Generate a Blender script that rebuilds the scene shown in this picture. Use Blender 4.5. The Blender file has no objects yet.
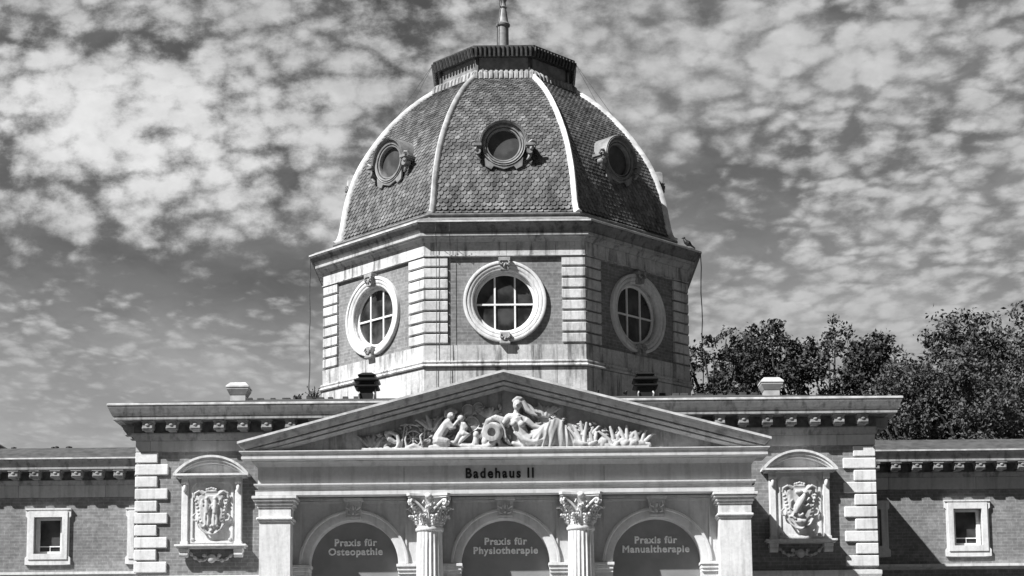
import bpy, bmesh, math, random
from math import sin, cos, pi, radians as rad, sqrt, atan2
from mathutils import Vector, Matrix, noise
from mathutils.geometry import tessellate_polygon

S = bpy.context.scene
COL = S.collection

# ------------------------------------------------------------------ camera
F_PX = 1740.0
cam = bpy.data.objects.new('camera', bpy.data.cameras.new('camera'))
COL.objects.link(cam)
cam.data.sensor_width = 36.0
cam.data.lens = F_PX * 36.0 / 1024.0
cam.data.clip_start = 0.1
cam.data.clip_end = 9000
cam.data.shift_y = (523 - 288) / 1024.0
th, ro, yw = rad(7.1), rad(0.5), 0.0045
Fw = Vector((-sin(yw) * cos(th), cos(yw) * cos(th), sin(th)))
Rt = Vector((cos(yw), sin(yw), 0)); Up = Rt.cross(Fw)
R2 = Rt * cos(ro) - Up * sin(ro); U2 = Up * cos(ro) + Rt * sin(ro)
mw = Matrix((R2, U2, -Fw)).transposed().to_4x4()
mw.translation = Vector((0.3, 0, 1.6))
cam.matrix_world = mw
S.camera = cam

# ------------------------------------------------------------------ sun, sky, exposure
SUN = Vector((-1.0, -0.75, 1.27)).normalized()      # direction towards the sun
sl = bpy.data.lights.new('sun', 'SUN'); sl.energy = 5.0; sl.angle = rad(0.53); sl.color = (1, 1, 1)
so = bpy.data.objects.new('sun', sl); COL.objects.link(so)
so.rotation_euler = (-SUN).to_track_quat('-Z', 'Y').to_euler()
so.location = (-40, -30, 60)
S.view_settings.view_transform = 'Standard'; S.view_settings.look = 'None'
S.view_settings.exposure = 0.76; S.view_settings.gamma = 1.0
S.view_settings.use_curve_mapping = False

class NT:
    """small helper for writing node trees"""
    def __init__(s, nt): s.t = nt; nt.nodes.clear()
    def n(s, typ, **kw):
        x = s.t.nodes.new(typ)
        for k, v in kw.items(): setattr(x, k, v)
        return x
    def l(s, a, b): s.t.links.new(a, b)
    def val(s, x, sock):
        if hasattr(x, 'is_output'): s.l(x, sock)
        else: sock.default_value = x
    def m(s, op, a, b=0.0, c=0.0, clamp=False):
        x = s.n('ShaderNodeMath', operation=op); x.use_clamp = clamp
        s.val(a, x.inputs[0]); s.val(b, x.inputs[1]); s.val(c, x.inputs[2])
        return x.outputs[0]
    def ramp(s, f, a, b, c=0.0, d=1.0, smooth=True):
        x = s.n('ShaderNodeMapRange'); x.interpolation_type = 'SMOOTHSTEP' if smooth else 'LINEAR'
        s.val(f, x.inputs[0]); x.inputs[1].default_value = a; x.inputs[2].default_value = b
        x.inputs[3].default_value = c; x.inputs[4].default_value = d
        return x.outputs[0]
    def noise(s, vec, scale, detail=4, rough=0.55, dist=0.0, dim='3D'):
        x = s.n('ShaderNodeTexNoise', noise_dimensions=dim)
        if vec is not None: s.l(vec, x.inputs['Vector'])
        x.inputs['Scale'].default_value = scale; x.inputs['Detail'].default_value = detail
        x.inputs['Roughness'].default_value = rough; x.inputs['Distortion'].default_value = dist
        return x.outputs[0]
    def comb(s, x, y, z=0.0):
        c = s.n('ShaderNodeCombineXYZ')
        s.val(x, c.inputs[0]); s.val(y, c.inputs[1]); s.val(z, c.inputs[2])
        return c.outputs[0]
    def mix(s, f, a, b):
        x = s.n('ShaderNodeMix'); x.data_type = 'FLOAT'
        s.val(f, x.inputs[0]); s.val(a, x.inputs[2]); s.val(b, x.inputs[3])
        return x.outputs[0]

def build_world():
    w = bpy.data.worlds.new('World'); S.world = w; w.use_nodes = True
    g = NT(w.node_tree)
    sky = g.n('ShaderNodeTexSky', sky_type='NISHITA'); sky.sun_disc = False
    sky.sun_elevation = math.asin(SUN.z); sky.sun_rotation = atan2(SUN.x, SUN.y)
    sky.air_density = 1.0; sky.dust_density = 1.2
    sep = g.n('ShaderNodeSeparateColor'); g.l(sky.outputs[0], sep.inputs[0])   # monochrome place: the red part of the sky
    clear = g.m('MULTIPLY', sep.outputs[0], 0.62)
    tc = g.n('ShaderNodeTexCoord'); sx = g.n('ShaderNodeSeparateXYZ'); g.l(tc.outputs['Generated'], sx.inputs[0])
    X, Y, Z = sx.outputs
    Zc = g.m('MAXIMUM', Z, 0.02)
    # cloud deck: directions, given as bearing (az) and height (el) seen from the ground
    Yd = g.m('MAXIMUM', g.m('ABSOLUTE', Y), 0.05)
    az = g.m('DIVIDE', X, Yd); el = g.m('DIVIDE', Z, Yd)
    Zo = g.m('ADD', g.m('MAXIMUM', Z, 0.02), 0.16)
    P = g.comb(g.m('DIVIDE', X, Zo), g.m('MULTIPLY', g.m('DIVIDE', Y, Zo), 0.85))      # flat layer
    Q = g.comb(az, g.m('MULTIPLY', el, 1.45))                                          # heaped clouds
    def N2(v, sc, d=4, r=0.55): return g.noise(v, sc, d, r, 0.0, '2D')
    def warped(v, sc, amt, d=3):
        w = g.n('ShaderNodeTexNoise', noise_dimensions='2D'); g.l(v, w.inputs['Vector']); w.inputs['Scale'].default_value = sc; w.inputs['Detail'].default_value = d
        c = g.n('ShaderNodeVectorMath', operation='SUBTRACT'); g.l(w.outputs['Color'], c.inputs[0]); c.inputs[1].default_value = (.5, .5, .5)
        k = g.n('ShaderNodeVectorMath', operation='SCALE'); g.l(c.outputs[0], k.inputs[0]); k.inputs['Scale'].default_value = amt
        o = g.n('ShaderNodeVectorMath', operation='ADD'); g.l(v, o.inputs[0]); g.l(k.outputs[0], o.inputs[1]); return o.outputs[0]
    def puff(v, sc, sm=0.35):
        x = g.n('ShaderNodeTexVoronoi', feature='SMOOTH_F1', voronoi_dimensions='2D'); x.inputs['Smoothness'].default_value = sm
        g.l(v, x.inputs['Vector']); x.inputs['Scale'].default_value = sc
        return g.ramp(x.outputs['Distance'], 0.0, 0.72, 1.0, 0.0, smooth=False)
    def blob(cx, cy, rx, ry, tilt=0.0, inner=0.1, outer=1.3):
        da = g.m('SUBTRACT', az, cx); de = g.m('SUBTRACT', g.m('SUBTRACT', el, cy), g.m('MULTIPLY', da, tilt))
        a = g.m('DIVIDE', da, rx); b = g.m('DIVIDE', de, ry)
        return g.ramp(g.m('SQRT', g.m('ADD', g.m('MULTIPLY', a, a), g.m('MULTIPLY', b, b))), inner, outer, 1.0, 0.0)
    west = blob(-0.235, 0.357, 0.165, 0.075, -0.18)
    right = g.ramp(az, -0.02, 0.20)
    north = g.ramp(Y, -0.15, 0.45)                 # the sheet covers only this side of the sky
    gap = blob(-0.18, 0.272, 0.20, 0.034, -0.06)
    gap2 = blob(-0.28, 0.418, 0.10, 0.012)
    gap3 = blob(0.13, 0.315, 0.06, 0.055)
    top = blob(0.02, 0.41, 0.26, 0.05)
    haze = g.m('MULTIPLY', g.ramp(el, 0.36, 0.15), north)
    calm = g.ramp(el, 0.17, 0.30)                  # texture dies away towards the horizon
    # heaped puffs at the left
    Qw = warped(Q, 22.0, 0.030, 4)
    heap = g.m('ADD', g.m('MULTIPLY', puff(Qw, 52.0), 0.36), g.m('MULTIPLY', N2(Q, 24.0, 9, 0.68), 1.25))
    hv = g.m('ADD', g.m('SUBTRACT', heap, 0.84), g.m('MULTIPLY', west, 0.34))
    # ripples and flakes at the right
    Pw = warped(P, 12.0, 0.07, 5)
    flake = g.m('ADD', g.m('MULTIPLY', puff(Pw, 32.0, 0.4), 0.42), g.m('MULTIPLY', N2(P, 17.0, 8, 0.62), 1.1))
    fv = g.m('ADD', g.m('SUBTRACT', flake, 0.80), g.m('MULTIPLY', right, 0.15))
    big = g.m('SUBTRACT', N2(P, 2.6, 2, 0.5), 0.5)
    v = g.mix(g.m('MAXIMUM', right, g.ramp(el, 0.30, 0.25)), hv, fv)
    v = g.m('ADD', v, g.m('MULTIPLY', big, 0.45))
    v = g.m('SUBTRACT', v, g.m('ADD', g.m('MULTIPLY', gap, 0.20), g.m('ADD', g.m('MULTIPLY', gap2, 0.12), g.m('MULTIPLY', gap3, 0.13))))
    v = g.m('ADD', v, g.m('MULTIPLY', top, 0.22))
    veil = g.m('MULTIPLY', g.ramp(N2(Pw, 5.0, 6, 0.6), 0.25, 0.8), north)
    cov = g.ramp(v, -0.20, 0.36)
    cov = g.m('MULTIPLY', cov, g.mix(calm, g.mix(right, 0.50, 0.62), 1.0))
    cov = g.m('MULTIPLY', cov, g.m('MULTIPLY', north, g.ramp(el, 0.75, 0.48)))
    base = g.m('ADD', g.m('ADD', g.m('MULTIPLY', clear, 0.36), g.m('MULTIPLY', north, 0.35)), g.m('MULTIPLY', haze, 1.95))
    base = g.m('ADD', base, g.m('ADD', g.m('MULTIPLY', g.m('MULTIPLY', right, north), 0.35), g.m('MULTIPLY', veil, 0.85)))
    base = g.m('MULTIPLY', base, g.m('SUBTRACT', 1.0, g.m('MULTIPLY', gap, 0.35)))
    bright = g.m('ADD', g.m('ADD', 4.6, g.m('MULTIPLY', west, 1.9)), g.m('MULTIPLY', g.m('SUBTRACT', N2(Q, 40.0, 5, 0.6), 0.5), 2.6))
    col = g.mix(cov, base, bright)
    cc = g.n('ShaderNodeCombineColor')
    for i in range(3): g.l(col, cc.inputs[i])
    bg = g.n('ShaderNodeBackground'); g.l(cc.outputs[0], bg.inputs[0]); bg.inputs[1].default_value = 0.071
    out = g.n('ShaderNodeOutputWorld'); g.l(bg.outputs[0], out.inputs[0])
build_world()

# ------------------------------------------------------------------ materials (the place is monochrome)
def base_mat(name, rough=0.8, spec=0.3):
    m = bpy.data.materials.new(name); m.use_nodes = True
    g = NT(m.node_tree)
    b = g.n('ShaderNodeBsdfPrincipled'); o = g.n('ShaderNodeOutputMaterial'); g.l(b.outputs[0], o.inputs[0])
    b.inputs['Roughness'].default_value = rough
    b.inputs['Specular IOR Level'].default_value = spec
    return m, g, b
def setcol(g, b, f):
    c = g.n('ShaderNodeCombineColor')
    for i in range(3): g.val(f, c.inputs[i])
    g.l(c.outputs[0], b.inputs['Base Color'])
def bump(g, b, h, strength=0.3, dist=0.01):
    x = g.n('ShaderNodeBump'); x.inputs['Strength'].default_value = strength; x.inputs['Distance'].default_value = dist
    g.l(h, x.inputs['Height']); g.l(x.outputs[0], b.inputs['Normal'])
def wpos(g):
    return g.n('ShaderNodeNewGeometry').outputs['Position']

def stone(name, lo, hi, stain=0.35, joints=None, rough=0.8):
    m, g, b = base_mat(name, rough)
    p = wpos(g)
    n1 = g.noise(p, 1.6, 6, 0.6); n2 = g.noise(p, 14, 5, 0.6)
    mp = g.n('ShaderNodeMapping'); mp.inputs['Scale'].default_value = (5.0, 5.0, 0.55); g.l(p, mp.inputs[0])
    st = g.noise(mp.outputs[0], 1.3, 6, 0.62)
    v = g.m('ADD', g.m('MULTIPLY', n1, 0.55), g.m('MULTIPLY', n2, 0.45))
    v = g.ramp(v, 0.3, 0.7, lo, hi)
    s = g.ramp(st, 0.47, 0.70, 1.0, 1.0 - stain)
    v = g.m('MULTIPLY', v, s)
    pit = g.noise(p, 23, 3, 0.7)
    v = g.m('MULTIPLY', v, g.ramp(pit, 0.60, 0.72, 1.0, 1.0 - stain * 0.55))
    h = n2
    if joints:
        br = g.n('ShaderNodeTexBrick'); uv = g.n('ShaderNodeUVMap'); g.l(uv.outputs[0], br.inputs[0])
        br.offset = joints[2]; br.inputs['Scale'].default_value = 1.0
        br.inputs['Brick Width'].default_value = joints[0]; br.inputs['Row Height'].default_value = joints[1]
        br.inputs['Mortar Size'].default_value = 0.006; br.inputs['Mortar Smooth'].default_value = 0.2
        for i, c in ((1, (1, 1, 1, 1)), (2, (.86, .86, .86, 1)), (3, (.38, .38, .38, 1))): br.inputs[i].default_value = c
        sc = g.n('ShaderNodeSeparateColor'); g.l(br.outputs[0], sc.inputs[0])
        v = g.m('MULTIPLY', v, sc.outputs[0])
    setcol(g, b, v); bump(g, b, h, 0.35, 0.012)
    return m
def brick(name, a, c, mortar):
    m, g, b = base_mat(name, 0.88)
    uv = g.n('ShaderNodeUVMap'); br = g.n('ShaderNodeTexBrick'); g.l(uv.outputs[0], br.inputs[0])
    br.inputs['Scale'].default_value = 1.0; br.inputs['Brick Width'].default_value = 0.25
    br.inputs['Row Height'].default_value = 0.077; br.inputs['Mortar Size'].default_value = 0.006
    br.inputs['Mortar Smooth'].default_value = 0.1; br.inputs['Bias'].default_value = -0.1
    for i, k in ((1, a), (2, c), (3, mortar)): br.inputs[i].default_value = (k, k, k, 1)
    sc = g.n('ShaderNodeSeparateColor'); g.l(br.outputs[0], sc.inputs[0])
    n = g.noise(wpos(g), 0.9, 5, 0.6); n2 = g.noise(wpos(g), 11, 3, 0.6)
    v = g.m('MULTIPLY', sc.outputs[0], g.ramp(n, 0.3, 0.7, 0.82, 1.15))
    v = g.m('MULTIPLY', v, g.ramp(n2, 0.3, 0.75, 0.8, 1.2))
    setcol(g, b, v); bump(g, b, g.m('MULTIPLY', sc.outputs[0], -1.0), 0.5, 0.01)
    return m
def plain(name, v, rough=0.6, var=0.25, scale=6, spec=0.4, metal=0.0):
    m, g, b = base_mat(name, rough, spec); b.inputs['Metallic'].default_value = metal
    n = g.noise(wpos(g), scale, 5, 0.6)
    setcol(g, b, g.ramp(n, 0.3, 0.7, v * (1 - var), v * (1 + var)))
    bump(g, b, n, 0.2, 0.01)
    return m
def attr_mat(name, lo, hi, rough, var=0.3, spec=0.4, trans=0.0):
    m, g, b = base_mat(name, rough, spec)
    a = g.n('ShaderNodeAttribute', attribute_name='shade'); 
    v = g.ramp(a.outputs['Fac'], 0, 1, lo, hi, smooth=False)
    if var:
        mp = g.n('ShaderNodeMapping'); mp.inputs['Scale'].default_value = (4, 4, .5); g.l(wpos(g), mp.inputs[0])
        v = g.m('MULTIPLY', v, g.ramp(g.noise(mp.outputs[0], 1.5, 5, .65), 0.38, 0.68, 1.25, 0.6))
    if var: v = g.m('MULTIPLY', v, g.ramp(g.noise(wpos(g), 3.0, 5, 0.6), 0.3, 0.7, 1 - var, 1 + var))
    setcol(g, b, v)
    if trans:
        tr = g.n('ShaderNodeBsdfTranslucent'); tr.inputs[0].default_value = (hi, hi, hi, 1)
        mx = g.n('ShaderNodeMixShader'); mx.inputs[0].default_value = trans
        g.l(b.outputs[0], mx.inputs[1]); g.l(tr.outputs[0], mx.inputs[2])
        out = [n for n in g.t.nodes if n.type == 'OUTPUT_MATERIAL'][0]; g.l(mx.outputs[0], out.inputs[0])
    return m

M = dict(
    stone=stone('pale_stone', 0.56, 0.76, 0.28),
    tower_stone=stone('weathered_stone', 0.42, 0.68, 0.6),
    tower_ashlar=stone('weathered_ashlar', 0.40, 0.68, 0.72, joints=(1.15, 3.0, 0.0)),
    ashlar=stone('grey_ashlar', 0.46, 0.58, 0.25, joints=(2.1, 3.0, 0.0)),
    wall_stone=stone('rendered_stone', 0.50, 0.62, 0.22),
    relief=stone('relief_stone', 0.38, 0.54, 0.4),
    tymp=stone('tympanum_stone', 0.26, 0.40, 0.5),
    rake=stone('weathered_coping', 0.32, 0.43, 0.45),
    relief_back=stone('relief_ground_stone', 0.34, 0.50, 0.4),
    painted_shade=plain('shade_painted_stone', 0.13, 0.85, 0.4, 7),  # dark colour standing in for the shade between the cornice brackets
    cyma=stone('shade_darkened_tower_stone', 0.13, 0.24, 0.6),  # weathered stone, darkened so its colour carries the shade of the underside
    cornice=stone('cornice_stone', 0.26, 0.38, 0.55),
    tower_cornice=stone('tower_cornice_stone', 0.34, 0.5, 0.6),
    skirt=stone('weathered_skirt', 0.18, 0.42, 0.7),
    dull_zinc=plain('dull_zinc', 0.20, 0.5, 0.3, 6),
    brick=brick('brown_brick', 0.18, 0.23, 0.28),
    white=plain('white_painted_wood', 0.78, 0.5, 0.08),
    lead=plain('dark_lead', 0.055, 0.55, 0.5, 9),
    flashing=plain('pale_lead_flashing', 0.52, 0.5, 0.3, 4),
    roofing=plain('roofing_felt', 0.07, 0.8, 0.35, 5),
    zinc=plain('zinc_sheet', 0.42, 0.45, 0.2, 4),
    panel=plain('grey_panel', 0.23, 0.35, 0.10, 2.2),
    black=plain('black_paint', 0.012, 0.5, 0.2),
    letter=plain('pale_lettering', 0.85, 0.5, 0.05),
    tiles=attr_mat('slate_scales', 0.045, 0.22, 0.42, 0.3, 0.4),
    leaf=attr_mat('leaves', 0.022, 0.075, 0.6, 0, 0.2),
    leaf_pale=attr_mat('pale_leaves', 0.045, 0.12, 0.6, 0, 0.2),
    bark=plain('bark', 0.05, 0.9, 0.3, 8),
    ground=plain('gravel_ground', 0.07, 0.95, 0.25, 0.8),
    metal=plain('weathered_metal', 0.40, 0.45, 0.35, 7, 0.5),
)
def glass_mat():
    m, g, b = base_mat('window_glass', 0.06, 0.5)
    n = g.noise(wpos(g), 2.2, 3, 0.5)
    setcol(g, b, g.ramp(n, 0.35, 0.7, 0.015, 0.075)); bump(g, b, n, 0.04, 0.02)
    return m
M['glass'] = glass_mat()

# ------------------------------------------------------------------ mesh helpers
class MB:
    def __init__(s, M4=None): s.v = []; s.f = []; s.sh = []; s.M = M4 or Matrix(); s.smooth = False
    def add(s, vs, fs, shade=0.5):
        o = len(s.v); s.v += [s.M @ Vector(p) for p in vs]; s.f += [tuple(o + i for i in f) for f in fs]
        s.sh += [shade] * len(fs); return s
    def box(s, x0, x1, y0, y1, z0, z1, c=0.0):
        if c <= 0:
            vs = [(x, y, z) for z in (z0, z1) for y in (y0, y1) for x in (x0, x1)]
            return s.add(vs, [(0, 2, 3, 1), (4, 5, 7, 6), (0, 1, 5, 4), (2, 6, 7, 3), (0, 4, 6, 2), (1, 3, 7, 5)])
        # chamfered box
        bm = bmesh.new(); bmesh.ops.create_cube(bm, size=1)
        for v in bm.verts:
            v.co = Vector(((x0 + x1) / 2 + v.co.x * (x1 - x0), (y0 + y1) / 2 + v.co.y * (y1 - y0), (z0 + z1) / 2 + v.co.z * (z1 - z0)))
        bmesh.ops.bevel(bm, geom=bm.edges[:], offset=c, segments=1, affect='EDGES')
        s.bm(bm); return s
    def bm(s, bm):
        bm.verts.index_update()
        s.add([v.co.copy() for v in bm.verts], [tuple(v.index for v in f.verts) for f in bm.faces]); bm.free(); return s
    def loft(s, rings, closed=True, capa=False, capb=False):
        n = len(rings[0]); vs = [p for r in rings for p in r]; fs = []
        for i in range(len(rings) - 1):
            for j in range(n if closed else n - 1):
                k = (j + 1) % n
                fs.append((i * n + j, i * n + k, (i + 1) * n + k, (i + 1) * n + j))
        if capa: fs.append(tuple(range(n - 1, -1, -1)))
        if capb: fs.append(tuple((len(rings) - 1) * n + j for j in range(n)))
        return s.add(vs, fs)
    def lathe(s, prof, n=24, cx=0, cy=0, caps=True):
        return s.loft([[(cx + r * cos(2 * pi * k / n), cy + r * sin(2 * pi * k / n), z) for k in range(n)] for r, z in prof], True, caps, caps)
    def ylathe(s, prof, n=48, cx=0, cz=0, a0=0, a1=2 * pi, capa=False, capb=False):
        """profile (r, y) swept round the y axis; a0..a1 measured from +x counter-clockwise in xz"""
        full = abs(a1 - a0 - 2 * pi) < 1e-6
        m = n if full else n + 1
        rings = []
        for k in range(m):
            a = a0 + (a1 - a0) * k / n
            rings.append([(cx + r * cos(a), y, cz + r * sin(a)) for r, y in prof])
        if full: rings.append(rings[0])
        return s.loft(rings, False) if full else s.loft(rings, False).capends(rings)
    def capends(s, rings):
        n = len(rings[0]); s.add(rings[0], [tuple(range(n))]); s.add(rings[-1], [tuple(range(n - 1, -1, -1))]); return s
    def octo(s, prof, cy=44.0, cap=True):
        s.loft([[(r * sin(a), cy - r * cos(a), z) for a in [rad(-22.5 - 45 * k) for k in range(8)]] for r, z in prof], True, cap, cap); return s
    def rect(s, prof, x0, x1, y0, y1, open_back=False):
        """profile (projection, z) carried round a rectangle"""
        s.loft([[(x0 - p, y1 + p, z), (x0 - p, y0 - p, z), (x1 + p, y0 - p, z), (x1 + p, y1 + p, z)] for p, z in prof], True, True, True); return s
    def poly(s, loops, y0, y1):
        """polygon(s) in xz (first outer, others holes) given thickness from y0 to y1"""
        tris = tessellate_polygon([[Vector((x, z, 0)) for x, z in lp] for lp in loops])
        pts = [p for lp in loops for p in lp]; n = len(pts)
        vs = [(x, y0, z) for x, z in pts] + [(x, y1, z) for x, z in pts]
        fs = []
        for t in tris:
            a, b, c = (Vector(pts[i]) for i in t)
            cr = (b - a).x * (c - a).y - (b - a).y * (c - a).x
            t = tuple(t) if cr > 0 else (t[0], t[2], t[1])
            fs.append(t); fs.append(tuple(n + i for i in reversed(t)))
        o = 0
        for lp in loops:
            m = len(lp)
            for i in range(m):
                j = (i + 1) % m; fs.append((o + i, o + j, n + o + j, n + o + i))
            o += m
        return s.add(vs, fs)
    def tube(s, pts, r, n=8, r2=None):
        pts = [Vector(p) for p in pts]; rings = []
        for i, p in enumerate(pts):
            d = (pts[min(i + 1, len(pts) - 1)] - pts[max(i - 1, 0)]).normalized()
            a = d.orthogonal().normalized() if i == 0 else (pa - d * pa.dot(d)).normalized()
            pa = a; b = d.cross(a)
            rr = r[i] if isinstance(r, (list, tuple)) else (r if r2 is None else r + (r2 - r) * i / (len(pts) - 1))
            rings.append([p + (a * cos(2 * pi * k / n) + b * sin(2 * pi * k / n)) * rr for k in range(n)])
        return s.loft(rings, True, True, True)
    def ball(s, c, r, seg=2, rot=None):
        bm = bmesh.new(); bmesh.ops.create_icosphere(bm, subdivisions=seg, radius=1)
        r = r if hasattr(r, '__len__') else (r, r, r)
        R = Matrix.Rotation(rot, 3, 'Y') if rot else Matrix.Identity(3)
        for v in bm.verts: v.co = Vector(c) + R @ Vector((v.co.x * r[0], v.co.y * r[1], v.co.z * r[2]))
        return s.bm(bm)
    def build(s, name, mat, parent=None, smooth=False, normals=True, shade=False):
        me = bpy.data.meshes.new(name); me.from_pydata([tuple(v) for v in s.v], [], s.f)
        if normals:
            bm = bmesh.new(); bm.from_mesh(me); bmesh.ops.recalc_face_normals(bm, faces=bm.faces); bm.to_mesh(me); bm.free()
        me.update()
        uv = me.uv_layers.new(name='UVMap')
        for p in me.polygons:
            n = p.normal
            if abs(n.z) > 0.85: t = Vector((1, 0, 0)); b = Vector((0, 1, 0))
            else:
                t = Vector((0, 0, 1)).cross(n).normalized(); b = Vector((0, 0, 1))
            for li in p.loop_indices:
                co = me.vertices[me.loops[li].vertex_index].co
                uv.data[li].uv = (co.dot(t) + 100, co.dot(b))
        if shade:
            a = me.attributes.new('shade', 'FLOAT', 'FACE'); a.data.foreach_set('value', s.sh)
        if smooth: me.polygons.foreach_set('use_smooth', [True] * len(me.polygons))
        me.materials.append(M[mat] if isinstance(mat, str) else mat)
        return link(me, name, parent)
def link(me, name, parent):
    o = bpy.data.objects.new(name, me); COL.objects.link(o)
    if parent: o.parent = parent
    return o
def autosmooth(o, ang=35):
    me = o.data
    me.polygons.foreach_set('use_smooth', [True] * len(me.polygons))
    bm = bmesh.new(); bm.from_mesh(me)
    for e in bm.edges:
        if len(e.link_faces) == 2 and e.calc_face_angle(0) > rad(ang): e.smooth = False
    bm.to_mesh(me); bm.free(); return o
def tag(o, label=None, cat=None, group=None, kind=None):
    if label: o['label'] = label
    if cat: o['category'] = cat
    if group: o['group'] = group
    if kind: o['kind'] = kind
    return o
def empty(name, loc=(0, 0, 0), parent=None, rz=0.0):
    o = bpy.data.objects.new(name, None); COL.objects.link(o); o.location = loc; o.rotation_euler = (0, 0, rz)
    o.empty_display_size = 0.3
    if parent: o.parent = parent
    return o
def copy_tree(o, parent=None, loc=None, rz=None, label=None):
    kids = list(o.children)
    c = o.copy(); COL.objects.link(c); c.parent = parent if parent else o.parent
    if loc is not None: c.location = loc
    if rz is not None: c.rotation_euler = (0, 0, rz)
    if label: c['label'] = label
    for k in kids: copy_tree(k, c)
    return c
def sculpt(mb, name, mat, parent, voxel=0.018, smooth=3):
    """fuse overlapping solids into one continuous carved surface"""
    o = mb.build(name, mat, None)
    r = o.modifiers.new('r', 'REMESH'); r.mode = 'VOXEL'; r.voxel_size = voxel; r.use_smooth_shade = True
    sm = o.modifiers.new('s', 'SMOOTH'); sm.factor = 0.5; sm.iterations = smooth
    dg = bpy.context.evaluated_depsgraph_get(); dg.update()
    me = bpy.data.meshes.new_from_object(o.evaluated_get(dg)); me.name = name
    old = o.data; bpy.data.objects.remove(o); bpy.data.meshes.remove(old)
    me.materials.clear(); me.materials.append(M[mat])
    me.polygons.foreach_set('use_smooth', [True] * len(me.polygons))
    return link(me, name, parent)
def text(name, body, size, loc, mat, parent, bold=0.0, depth=0.012, sx=1.0, spacing=1.0):
    cu = bpy.data.curves.new(name, 'FONT'); cu.body = body; cu.size = size; cu.align_x = 'CENTER'
    cu.extrude = depth; cu.bevel_depth = bold; cu.bevel_resolution = 0; cu.space_character = spacing; cu.space_line = 0.95
    o = bpy.data.objects.new(name, cu); COL.objects.link(o)
    o.rotation_euler = (pi / 2, 0, 0); o.scale = (sx, 1, 1)
    dg = bpy.context.evaluated_depsgraph_get(); dg.update()
    me = bpy.data.meshes.new_from_object(o.evaluated_get(dg)); me.transform(Matrix.Translation(loc) @ Matrix.Rotation(pi / 2, 4, 'X') @ Matrix.Diagonal((sx, 1, 1, 1)))
    bpy.data.objects.remove(o); me.materials.clear(); me.materials.append(M[mat])
    return link(me, name, parent)
def arc(cx, cz, r, a0, a1, n):
    return [(cx + r * cos(a0 + (a1 - a0) * k / n), cz + r * sin(a0 + (a1 - a0) * k / n)) for k in range(n + 1)]

rnd = random.Random(7)

# ------------------------------------------------------------------ ground
g = MB(); g.add([(-3000, -3000, 0), (3000, -3000, 0), (3000, 3000, 0), (-3000, 3000, 0)], [(0, 1, 2, 3)])
tag(g.build('ground', 'ground'), kind='structure')

# =================================================================== THE BATH HOUSE
BH = empty('bath_house', (0, 36.8, 0))
tag(BH, 'domed neoclassical bath house of brick and pale stone with columned portico and side wings', 'building')
BH_OFF = Vector((0, -36.8, 0))
def part(o):
    """geometry of the building is written in world coordinates"""
    return o
class Root:  # parent at BH but keep world coordinates
    pass
BODY = BH
BH.location = (0, 0, 0)

# ---- main block
YM = 36.8; HW = 7.86
m = MB()
m.box(-HW, HW, YM, 52.0, 0.0, 7.82)
main_wall = m.build('main_wall', 'brick', BODY); tag(main_wall, 'brown brick wall of the main block')
m = MB(); m.rect([(0.02, 0), (0.14, 0), (0.14, 0.9), (0.06, 1.0), (0.02, 1.0)], -HW, HW, YM, 52.0)
m.build('plinth', 'stone', BODY)
m = MB(); m.box(-HW + .01, HW - .01, 38.2, 51.9, 7.82, 8.70); m.build('attic_wall', 'brick', BODY)
m = MB(); m.rect([(0.0, 4.93), (0.07, 4.93), (0.10, 5.02), (0.10, 5.10), (0.0, 5.12)], -HW, HW, YM, 52.0)
m.build('string_course', 'stone', BODY)
# cornice of the main block
m = MB()
m.rect([(0.03, 7.79), (0.045, 7.79), (0.045, 8.02), (0.07, 8.03), (0.09, 8.07), (0.13, 8.15), (0.13, 8.18), (0.08, 8.18), (0.08, 8.415),
        (0.46, 8.415), (0.46, 8.46), (0.44, 8.462), (0.44, 8.485), (0.47, 8.49), (0.50, 8.55), (0.545, 8.65), (0.56, 8.69), (0.56, 8.735), (0.53, 8.745), (0.0, 8.82)], -HW, HW, YM, 37.6)
main_cornice = m.build('cornice', 'cornice', BODY); tag(main_cornice, 'bracketed grey cornice of the main block')
m = MB(); m.rect([(0.047, 7.792), (0.052, 7.792), (0.052, 8.012), (0.047, 8.012)], -HW, HW, YM, 37.6)
m.build('frieze', 'ashlar', BODY)
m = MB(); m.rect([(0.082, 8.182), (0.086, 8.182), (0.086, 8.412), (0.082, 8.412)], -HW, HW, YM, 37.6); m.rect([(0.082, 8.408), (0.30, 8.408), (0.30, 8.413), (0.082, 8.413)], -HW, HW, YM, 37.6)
m.build('painted_recess_shade', 'painted_shade', main_cornice)  # dark strips painting the shade of the recess and soffit
m = MB(); m.rect([(0.553, 8.705), (0.572, 8.705), (0.572, 8.74), (0.553, 8.752), (0.50, 8.752)], -HW, HW, YM, 37.6)
m.build('gutter', 'flashing', BODY)

def modillion(parent, depth=0.34, h=0.22):
    m = MB()
    m.box(-0.125, 0.125, -depth, 0, h - 0.035, h)
    m.poly([[(-0.105, 0.05), (0.105, 0.05), (0.105, h - 0.036), (-0.105, h - 0.036)]], -depth + 0.03, 0)
    m.M = Matrix.Translation((0, -depth + 0.085, 0.05)) @ Matrix.Rotation(pi / 2, 4, 'Y')
    m.lathe([(0.045, -0.115), (0.045, 0.115)], 14)
    m.M = Matrix.Identity(4)
    m.ball((0, -depth + 0.03, 0.125), (0.05, 0.025, 0.04), 2)
    m.box(-0.08, 0.08, -depth * 0.7, 0, 0.0, 0.06)
    return autosmooth(m.build('modillion', 'cornice', parent), 40)
mod0 = modillion(main_cornice); mod0.location = (-7.60, YM - 0.08, 8.19)
k = 1; x = -7.60 + 0.507
while x < 7.75:
    c = mod0.copy(); COL.objects.link(c); c.location.x = x; x += 0.507
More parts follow.
